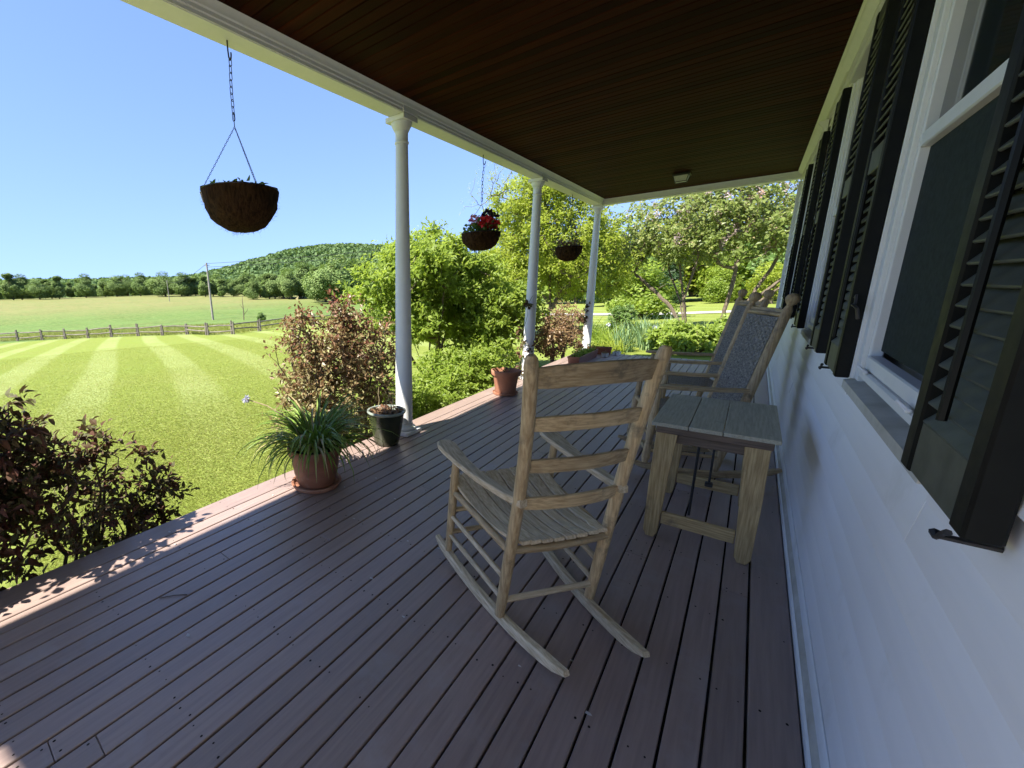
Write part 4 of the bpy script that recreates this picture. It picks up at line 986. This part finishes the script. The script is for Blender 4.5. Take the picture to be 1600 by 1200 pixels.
# feathery yellow green tree
ft = [[(0, 0, 0), (.15, -.1, 1.2), (.1, -.2, 2.6), (-.1, -.3, 4.2)], [(.12, -.08, 1.0), (.9, .3, 2.4), (1.4, .5, 3.6)], [(.12, -.12, 1.3), (-.8, -.6, 2.6), (-1.3, -1.0, 4.0)]]
FB = G(-6.0, 17.2)
t, cl, r = bush('feathery_tree', 'tall feathery yellow green tree beyond the middle column', 'tree', FB, ft, [(0, 0, 3.6, 2.3, 2.3, 2.0), (-.5, -.9, 4.7, 1.6, 1.5, 1.3), (1.0, .7, 2.6, 1.6, 1.6, 1.4), (-.9, -1.4, 2.6, 1.5, 1.4, 1.1), (.3, -.3, 5.6, 1.4, 1.3, .9)], 640, 105, .50, .10, .042, 'lf_yellow', 38, rtip=.006, bark='bark', wood_name='trunk', rmax=.13, up=.72)
r = np.random.default_rng(77); tips = ell_points(r, [(-1.3, -2.2, 5.6, .9, .9, .6), (-.5, -1.6, 6.3, 1.0, .9, .6), (-1.9, -2.6, 4.9, .6, .6, .5)], 46, .6)
tag(grow(r, [[(-.1, -.3, 4.2), (-.5, -1.1, 5.0)], [(-.1, -.3, 4.2), (-.1, -.9, 5.6)]], tips, .004, rmax=.02).build('upper_twigs', MT['bark'], t, fix=False))
foliage(r, tips, (0, 0, 4), 21, .42, .06, .022, MT['lf_yellow'], t, 'sparse_foliage', up=.7)
# old lilac past the end of the porch
LB = G(-1.72, 19.4)
lt = [[(.0, .05, 0), (-.1, .1, .7), (-.35, .1, 1.7), (-.5, .2, 2.6)], [(-.08, 0, 0), (-.45, 0, .7), (-1.1, .1, 1.3), (-1.9, .2, 2.0)], [(.02, -.05, 0), (-.15, -.1, .8), (.05, -.2, 1.9), (.1, -.2, 2.8)], [(.75, .1, 0), (.85, .1, .6), (.95, .15, 1.5), (.9, .2, 2.5)], [(.95, .0, 0), (1.25, 0, .6), (1.9, 0, 1.4), (2.7, -.1, 2.1)], [(.9, .1, 0), (1.3, .2, .8), (1.7, .3, 1.7), (2.0, .4, 2.6)], [(-.03, .1, 0), (-.25, .3, .8), (-.7, .5, 1.8), (-.9, .6, 2.7)], [(.98, .02, 0), (1.5, -.1, .8), (2.5, -.2, 1.7), (3.3, -.3, 2.4)]]
LS = 1.26
lt = [[(x * .95 * LS, y * LS, z * LS) for x, y, z in T] for T in lt]
t, cl, r = bush('lilac_tree', 'old spreading multi trunk lilac with fading blossom past the porch end', 'tree', LB, lt, [tuple(q * LS for q in e) for e in [(-.6, 0, 2.9, 1.5, 1.3, .9), (1.1, .1, 3.1, 1.6, 1.3, .8), (2.4, -.1, 2.7, 1.1, 1.1, .8), (-1.8, .1, 2.3, .9, 1.0, .7), (.3, 0, 2.3, 1.4, 1.2, .45), (.6, .2, 3.8, 1.8, 1.2, .6), (3.0, -.2, 2.3, .7, .8, .6)]], 560, 42, .48, .115, .07, 'lf_lilac', 39, rtip=.006, bark='bark', wood_name='trunks', rmax=.062, up=.75, jit=.16)
sel = cl[r.choice(len(cl), 170, replace=False)]
n = 26; base = np.repeat(sel + [0, 0, .25], n, 0); d = rdir(r, len(base)); leaves('blossom', base + d * [.08, .08, .17] * r.random((len(base), 1)), d, rdir(r, len(base)), .07, .05, np.repeat(r.random(len(sel)), n) * .7 + r.random(len(base)) * .3, MT['petal_lilac'], t)
# perennials past the deck end
def clump(name, label, cat, base, n, L, W, curl, mat, seed, spread=.25, el=(.9, 1.5), flowers=None):
    t = thing(name, label, cat, tuple(base)); r = np.random.default_rng(seed); m = MB(); tt = []
    for k in range(n):
        a = r.uniform(0, 6.28); q = spread * r.random() ** .5; n0 = len(m.f)
        strap(m, r, (q * math.cos(a), q * math.sin(a), 0), r.uniform(0, 6.28), r.uniform(*el), L * r.uniform(.6, 1.15), W * r.uniform(.7, 1.2), curl * r.uniform(.5, 1.3), seg=5); tt += [r.random()] * (len(m.f) - n0)
    me = m.mesh('leaves', MT[mat]); at = me.attributes.new('tint', 'FLOAT', 'FACE'); at.data.foreach_set('value', np.array(tt, np.float32)); o = link('leaves', me, t); o['kind'] = 'stuff'
    if flowers:
        for c in flowers: blossom(t, r, c, .03, MT['petal_blue'], 18, .05)
    return t
pl = [(-1.9, 10.0, 'lf_iris', .62, .028, .5), (-1.5, 10.5, 'lf_iris', .7, .03, .5), (-1.75, 11.0, 'lf_iris', .7, .03, .6), (-2.3, 10.6, 'lf_bright', .6, .02, 1.8), (-2.55, 11.4, 'lf_bright', .65, .022, 1.9), (-2.1, 11.8, 'lf_yellow', .6, .022, 1.8), (-1.3, 11.5, 'lf_iris', .65, .03, .7), (-1.0, 11.9, 'lf_bright', .6, .024, 1.7), (-2.9, 12.3, 'lf_bright', .7, .024, 1.8), (-1.6, 12.4, 'lf_yellow', .6, .024, 1.7), (-0.6, 12.6, 'lf_bright', .6, .024, 1.6), (-2.2, 13.1, 'lf_bright', .7, .026, 1.8), (-3.3, 13.2, 'lf_mid', .7, .026, 1.6), (-1.2, 13.4, 'lf_bright', .6, .026, 1.7), (.1, 13.6, 'lf_bright', .6, .026, 1.7), (-2.0, 9.55, 'lf_yellow', .45, .022, 1.8)]
for i, (x, y, mt, L, W, cu) in enumerate(pl):
    ny = 12.15 + (y - 9.55) * 1.2; x, y, L, W = x * ny / y, ny, L * 1.25, W * 1.25
    iris = mt == 'lf_iris'
    clump('perennial_clump', 'clump of upright blue green iris blades past the deck end' if iris else 'clump of arching grassy green leaves in the bed under the lilac', 'plant', G(x, y), 85, L, W, cu, mt, 60 + i, .22 if iris else .3, (1.15, 1.55) if iris else (.8, 1.5), [(.05, 0, .62)] if i in (1, 4) else None)['group'] = 'iris clumps past the deck' if iris else 'grassy clumps under the lilac'
bush('leafy_perennial', 'broad bright green leafy plant at the deck end behind the rockers', 'plant', G(-.95, 12.7), stems_fan(14, .5, .5, 6), [(0, 0, .42, .8, .6, .32), (.6, .1, .5, .5, .5, .36), (-.45, .3, .42, .5, .5, .3)], 190, 28, .18, .095, .045, 'lf_bright', 40, hexa=True, flat=.6, up=.75)
bush('leafy_perennial', 'tall leafy stemmed plant beside the lilac trunks', 'plant', G(-3.0, 15.4), stems_fan(9, .35, 1.0, 7), [(0, 0, .6, .4, .4, .45), (0, 0, .95, .25, .25, .2)], 90, 28, .16, .085, .03, 'lf_mid', 41, hexa=True)
bush('leafy_perennial', 'bright green leafy plant beside the house corner', 'plant', G(-.05, 13.8), stems_fan(12, .4, .6, 8), [(0, 0, .4, .5, .5, .35)], 110, 28, .18, .09, .04, 'lf_bright', 42, hexa=True, up=.7)
# climbing vines on the two far columns
def vine(label, y, zt, seed, n):
    t = thing('climbing_vine', label, 'vine', (-2.33, y, gz(-2.5, y))); r = np.random.default_rng(seed); P = []; tops = []
    for s in range(4):
        a = r.uniform(2.2, 4.5); p = []; L = zt * r.uniform(.6, 1.05)
        for k in range(14):
            u = k / 13; rad = .17 - .075 * min(1, u * 3) + r.uniform(0, .03); a += r.uniform(-.35, .55); p.append(np.array([rad * math.cos(a), rad * math.sin(a), u * L]))
        P.append(p); tops += p[4:]
    m = MB()
    for p in P: m.tube(p, .0028, 5)
    m.build('stems', MT['twig'], t)
    q = np.array(tops)[r.choice(len(tops), n)]; foliage(r, q, (0, 0, zt / 2), 12, .09, .05, .032, MT['lf_purple'], t, up=.3, tw=4, hexa=True)
vine('thin vine climbing the column behind the pale terracotta pot', 6.053, 1.62, 1, 16)
vine('dark leaved vine climbing the corner column', 8.992, 1.5, 2, 26)

# ---------------------------------------------------------------- middle distance on the right
def tree_mesh(seed, H_, R_, mat, nleaf, leaf, shape=1.0, lumps=16):
    """unit reusable crown + trunk: returns (trunk mesh, crown mesh)"""
    r = np.random.default_rng(seed); ells = []
    for k in range(lumps):
        a = r.uniform(0, 6.28); u = r.random(); q = R_ * (.35 + .5 * math.sin(math.pi * min(1, u * shape + .1))) * r.uniform(.5, 1); z = H_ * (.14 + .74 * u); e = R_ * r.uniform(.28, .48)
        ells.append((q * .8 * math.cos(a), q * .8 * math.sin(a), z, e, e, e * .8))
    ells.append((0, 0, H_ * .46, R_ * .62, R_ * .62, H_ * .38))
    P = ell_points(r, ells, nleaf, .28); P[:, 2] = np.maximum(P[:, 2], H_ * .06); c = np.array([0, 0, H_ * .45]); o = unit(P - c)
    D = rdir(r, nleaf); N = unit(o * .8 + rdir(r, nleaf) * .6 + [0, 0, .3]); S = unit(np.cross(D, N)); D = np.cross(N, S)
    L = leaf * r.uniform(.6, 1.3, nleaf)[:, None]
    V = np.stack([P - D * L * .5, P + S * L * .35, P + D * L * .5, P - S * L * .35], 1).reshape(-1, 3)
    F = (np.array([[0, 1, 2, 3]])[None] + (np.arange(nleaf) * 4)[:, None, None]).reshape(-1, 4)
    tt = np.clip(.5 + .18 * np.sin(P[:, 0] * 2.2 / R_ + seed) + r.normal(size=nleaf) * .22, 0, 1)
    cm = mesh_np('crown', V, F, mat, tt)
    m = MB(); m.tube([(0, 0, -.4), (0, 0, H_ * .2), (.02 * H_, 0, H_ * .5), (0, .01 * H_, H_ * .8)], [R_ * .075, R_ * .06, R_ * .04, R_ * .01], 7)
    for k in range(5):
        a = k * 1.3; m.tube([(0, 0, H_ * (.22 + .07 * k)), (R_ * .35 * math.cos(a), R_ * .35 * math.sin(a), H_ * (.36 + .08 * k)), (R_ * .6 * math.cos(a), R_ * .6 * math.sin(a), H_ * (.45 + .08 * k))], [R_ * .035, R_ * .022, R_ * .008], 5)
    return m.mesh('trunk', MT['bark']), cm
TM = [tree_mesh(100 + i, 1.0, rr_, MT['lf_far'], 9000, .042, sh) for i, (rr_, sh) in enumerate(((.42, 1), (.36, 1.1), (.50, .9), (.33, 1.2), (.46, 1)))]
TB = [tree_mesh(120 + i, 1.0, rr_, MT[mt], 7000, .042, sh) for i, (rr_, sh, mt) in enumerate(((.5, 1, 'lf_bright'), (.42, 1.1, 'lf_mid'), (.6, .9, 'lf_yellow'), (.34, 1.2, 'lf_dark')))]
rt = random.Random(12)
def plant_tree(name, label, p, h, tm, group=None, cat='tree', wide=1.0):
    t = thing(name, label, cat, (p[0], p[1], p[2] - .02 * h), rt.uniform(0, 6.28), group); sx = h * wide * rt.uniform(.9, 1.1)
    for nm, me in zip(('trunk', 'crown'), tm):
        o = link(nm, me, t); o.scale = (sx, sx, h)
    return t
for px, d, h, k, wd, lb in ((1003, 27, 3.0, 0, 1.5, 'rounded bright green bush on the lawn before the gravel drive'), (1045, 40, 4.2, 3, 1.0, 'dark evergreen standing behind the rounded lawn bush')):
    plant_tree('garden_bush' if k == 0 else 'evergreen_tree', lb, onground(px, 470, d), h, TB[k], cat='bush' if k == 0 else 'tree', wide=wd)
for px, d, h, k in ((960, 48, 8, 1), (1000, 55, 9, 0), (1060, 52, 8, 2), (1105, 58, 9, 1), (1150, 50, 7, 0), (1190, 56, 8, 2), (1225, 48, 8, 1), (1265, 54, 9, 0), (1310, 50, 9, 1), (900, 60, 9, 1), (860, 64, 9, 0), (930, 70, 10, 2), (1080, 75, 12, 1), (1170, 72, 11, 0), (1120, 46, 3, 0), (1205, 42, 3, 2), (985, 44, 4, 1), (1160, 60, 4, 0)):
    plant_tree('garden_tree', 'green tree in the belt beyond the gravel drive', onground(px, 470, d), h, TB[k], 'trees beyond the drive', wide=1.15)
# small young trees out on the pasture
for px, py, top, k, lb in ((408, 505, 484, 0, 'small rounded young tree just beyond the rail fence'), (588, 520, 462, 1, 'grey green young tree behind the bronze shrub')):
    p = onground(px, py); d = math.hypot(p[0], p[1]); plant_tree('young_tree', lb, p, (py - top) / FPX * d * .95, TB[1 if k == 0 else 0], wide=1.1)
p = onground(381, 500); m = MB(); m.tube([(0, 0, -.2), (.05, .05, 1.2), (-.1, .1, 2.6), (-.15, .2, 3.2)], [.07, .06, .04, .015], 6); m.tube([(.05, .05, .7), (.3, .5, 1.3), (.35, .6, 1.6)], [.04, .03, .01], 5); m.tube([(0, .1, 1.4), (-.3, -.2, 2.1)], [.03, .01], 5)
tag(m.build('bare_sapling', MT['bark'], None, tuple(p)), 'bare dead sapling on the pasture beyond the fence', 'tree')

# ---------------------------------------------------------------- split rail fence
fx = [-130, -90, -50, -10, 28, 66, 102, 138, 174.5, 216, 254, 292.5, 324, 364, 405.5, 446, 490, 537, 586, 640]
fy = [542, 539, 537, 535, 533, 531.5, 530, 528.5, 527, 525.5, 524.5, 523, 524, 522.5, 517.5, 510.5, 506, 502, 499, 497]
fence = thing('rail_fence', 'grey split rail fence between mown lawn and pasture', 'fence', tuple(onground(254, 524.5)))
F0 = np.array(fence.location); FP = []
for x, y in zip(fx, fy):
    p = onground(x, y); d = math.hypot(p[0], p[1])
    if d > 46: p = p * (46 / d); p[2] = gz(p[0], p[1])
    FP.append(p)
rf = random.Random(4)
for i, p in enumerate(FP):
    m = MB()
    for s in (-1, 1):
        q = p - F0; m.tube([(q[0] + s * .09, q[1] + s * .03, q[2] - .1), (q[0] + s * .09 + rf.uniform(-.04, .04), q[1], q[2] + rf.uniform(.75, .92))], [.065, .055], 6)
    m.build('post', MT['rail'], fence)
    if i:
        a, b = FP[i - 1] - F0, FP[i] - F0
        for z in (.28, .62):
            za, zb = z + rf.uniform(-.08, .08), z + rf.uniform(-.08, .08); mid = (a + b) / 2 + [0, 0, (za + zb) / 2 + rf.uniform(-.05, .05)]
            MB().tube([a + [0, 0, za], mid, b + [0, 0, zb]], [.038, .046, .038], 6).build('rail', MT['rail'], fence)

# ---------------------------------------------------------------- utility poles and wires
def pole(label, p, h):
    t = thing('utility_pole', label, 'pole', tuple(p))
    MB().tube([(0, 0, -.3), (-.02 * h, 0, h)], [.17, .12], 8).build('shaft', MT['pole'], t)
    MB().box((-.02 * h, 0, h - .35), (0.8, .08, .1), .01, Matrix.Rotation(.9, 4, 'Z')).build('cross_arm', MT['pole'], t)
    return p + np.array([-.02 * h, 0, h])
p1 = onground(333, 500); h1 = 86 / FPX * (RC[2] @ (p1 - [0, 0, EYE])) * 1.0
T1 = pole('leaning grey utility pole just past the rail fence', p1, h1)
p2 = onground(265, 471); d2 = RC[2] @ (p2 - [0, 0, EYE]); T2 = pole('far grey utility pole near the tree line', p2, 32 / FPX * d2)
p3 = onground(905, 470, 70); T3 = pole('grey utility pole hidden behind the feathery tree', p3, 11)
for i, (a, b) in enumerate(((T1, T3), (T1, T3), (T2, T1))):
    a = np.array(a) + [0, 0, -.5 * (i == 1) - .1]; b = np.array(b) + [0, 0, -.9 * (i == 1) - .1]; L = np.linalg.norm(b - a)
    tag(MB().tube([a * (1 - u) + b * u - np.array([0, 0, L * .012 * 4 * u * (1 - u)]) - a for u in np.linspace(0, 1, 17)], .028, 4).build('power_line', MT['iron'], None, tuple(a)), 'thin black power line strung between utility poles', 'cable', 'power lines')

# ---------------------------------------------------------------- tree line and wooded hill
def at_d(px, d, dz=0):
    r_ = ray(px, 455); r_ = r_ / math.hypot(r_[0], r_[1]); return np.array([r_[0] * d, r_[1] * d, gz(r_[0] * d, r_[1] * d) + dz])
row = []
for px in range(-260, 300, 21): row.append((px + rt.uniform(-6, 6), rt.uniform(270, 310), rt.uniform(9, 14)))
for px in range(-250, 300, 20): row.append((px + rt.uniform(-6, 6), rt.uniform(305, 330), rt.uniform(9, 13)))
row += [(258, 262, 14), (283, 258, 13), (293, 262, 12)]
for px in range(304, 400, 15): row.append((px + rt.uniform(-4, 4), rt.uniform(232, 262), rt.uniform(8.5, 12.5)))
for px in range(392, 480, 13): row.append((px + rt.uniform(-4, 4), rt.uniform(190, 225), rt.uniform(9, 12) + (px - 392) * .045))
row += [(470, 205, 17), (455, 215, 15), (495, 190, 14.5), (520, 152, 16.5), (508, 165, 15), (548, 172, 17), (572, 165, 16), (598, 160, 16), (622, 165, 15), (650, 170, 16), (680, 160, 15), (710, 165, 16), (745, 160, 16), (790, 170, 15), (840, 165, 16)]
for q in range(26): px = 310 + q * 12; row.append((px, (250 if px < 400 else 225) + rt.uniform(20, 50), rt.uniform(9, 13)))
for px, d, h in row:
    lb = {(520, 152): 'broad crowned tree standing forward of the far pasture tree line', (258, 262): 'dome crowned tree rising beside the far utility pole'}.get((px, d), 'leafy green tree in the line along the far pasture edge')
    plant_tree('field_edge_tree', lb, at_d(px, d), h, TM[2 if 'crowned' in lb else rt.randrange(5)], 'trees along the far pasture edge', wide=1.4 if 'crowned' in lb else 1.15)
r = np.random.default_rng(55); NB = 15000
aa = r.uniform(a0, a1, NB); wgt = r.random(NB); dd = HD0 + 5 + (HD1 - HD0 + 60) * wgt ** .8
C = np.array([(d * math.cos(a), d * math.sin(a), hillz(d * math.cos(a), d * math.sin(a))) for a, d in zip(aa, dd)]); K = 16
rad = 1.8 + 3.6 * r.random(NB) ** 2; B = np.repeat(C, K, 0); dr = rdir(r, NB * K); dr[:, 2] = np.abs(dr[:, 2]) * .9 + .05
P = B + dr * np.repeat(rad, K)[:, None] * [1, 1, 1.1] + [0, 0, 2]
nn = unit(dr * .6 + rdir(r, len(P)) * .6); S = unit(np.cross(nn, rdir(r, len(P)))); T = np.cross(nn, S); l = np.repeat(rad, K)[:, None] * .5
V = np.stack([P - S * l, P - T * l, P + S * l, P + T * l], 1).reshape(-1, 3); F = (np.array([[0, 1, 2, 3]])[None] + (np.arange(len(P)) * 4)[:, None, None]).reshape(-1, 4)
ti = np.clip(np.repeat(r.random(NB), K) * .5 + r.random(NB * K) * .3 + .12 + .14 * np.sin(P[:, 0] * .021) * np.sin(P[:, 1] * .027), 0, 1)
tag(link('hill_woods', mesh_np('hill_woods', V, F, MT['lf_hill'], ti)), 'dense green woodland covering the distant hill', 'woodland', kind='stuff')

# ---------------------------------------------------------------- grass of the near lawn
r = np.random.default_rng(66); NG = 230000
azA, azB = az_of(470), az_of(-60)
if azB < azA: azB += 2 * math.pi
a = r.uniform(azA, azB, NG); d = 2.6 * (24 / 2.6) ** (r.random(NG) ** 1.05)
X, Y = d * np.cos(a), d * np.sin(a); k = X < -2.72 - .1 * np.sin(Y * 2.3); X, Y, d = X[k], Y[k], d[k]
s_ = np.maximum(0, -.98 * X + .17 * Y - 2.4); yb = np.clip((Y - 4) / 7, 0, 1); xb = np.clip((X + 7) / 4.4, 0, 1)
Z = -.45 + .05 * (yb * yb * (3 - 2 * yb)) * (xb * xb * (3 - 2 * xb)) - .035 * s_
n = len(X); ga = r.uniform(0, 6.28, n); D = np.c_[np.cos(ga) * .9, np.sin(ga) * .9, np.ones(n) * .8]; sc_ = (d / 4) ** .75
leaves('lawn_grass', np.c_[X, Y, Z - .005], D, np.c_[-np.cos(ga) * .3, -np.sin(ga) * .3, np.full(n, 1.)], r.uniform(.014, .032, n) * np.clip(sc_, .8, 1.3), .0042 * sc_, np.clip(r.normal(size=n) * .2 + .55 + .13 * np.sin(X * .9 + 1.3 * np.sin(Y * .5)) * np.sin(Y * 1.1 + np.sin(X * .7)) + .18 * np.clip((s_ - 2) / 8, 0, 1) * np.sin((.3455 * X + .9384 * Y + .35 * np.sin(.19 * X + .11 * Y)) * 2 * math.pi / 2.15), 0, 1), MT['grass'], None, droop=.25, fold=0)
bpy.data.objects['lawn_grass']['label'] = 'short sunlit lawn grass beside the porch'; bpy.data.objects['lawn_grass']['category'] = 'grass'
# weeds along the bed
r = np.random.default_rng(67); n = 260; y = r.uniform(.2, 2.6, n); x = -2.72 - r.random(n) * .35; P = np.c_[x, y, [gz(p, q) for p, q in zip(x, y)]]
wd = tag(thing('weeds', 'scattered young weeds in the dry bed between the shrubs', 'weeds', (-2.85, 1.4, gz(-2.85, 1.4))), kind='stuff')
foliage(r, P - np.array(wd.location), (0, 0, -1), 8, .10, .04, .018, MT['lf_bright'], wd, tw=4, up=.5)
# petals and a twig on the boards
rr = random.Random(8)
for k in range(16):
    x, y = rr.uniform(-2.4, -.1), rr.uniform(.35, 2.2); a = rr.uniform(0, 6.28); l = rr.uniform(.006, .012)
    V = [(l * math.cos(a + q), l * .6 * math.sin(a + q), .0022 + .002 * (i % 2)) for i, q in enumerate((0, 1.2, 2.6, 3.6, 5.0))]
    tag(MB().add(V, [(0, 1, 2, 3, 4)]).build('fallen_petal', MT['petal_white'], None, (x, y, 0)), 'tiny pale fallen petal on the deck boards', 'petal', 'petals on the deck')
for x, y, a, l in ((-1.80, .62, .9, .06),):
    tag(MB().tube([(-l * math.cos(a), -l * math.sin(a), .004), (0, .006, .005), (l * math.cos(a), l * math.sin(a), .003)], .002, 5).build('fallen_twig', MT['twig'], None, (x, y, 0)), 'thin dark twig lying on the deck boards', 'twig')

# taller grass at the foot of the fence and over the pasture edge
r = np.random.default_rng(71); n = 26000; k = r.integers(0, len(FP) - 1, n); u = r.random(n)[:, None]; FA = np.array(FP)
P = FA[k] * (1 - u) + FA[k + 1] * u; dd = r.random(n) ** 1.3 * 16 + .35; dn = P[:, :2] / np.linalg.norm(P[:, :2], axis=1)[:, None]; P[:, :2] += dn * dd[:, None]
P[:, 2] = [gz(a_, b_) for a_, b_ in P[:, :2]]; ga = r.uniform(0, 6.28, n)
o = leaves('pasture_grass', P, np.c_[np.cos(ga) * .5, np.sin(ga) * .5, np.ones(n)], np.c_[np.full(n, .3), np.full(n, -.8), np.full(n, .5)], r.uniform(.08, .26, n), .045, np.clip(r.normal(size=n) * .25 + .55, 0, 1), MT['grass'], None, droop=.2, fold=0)
tag(o, 'tall rough pasture grass behind the rail fence', 'grass')
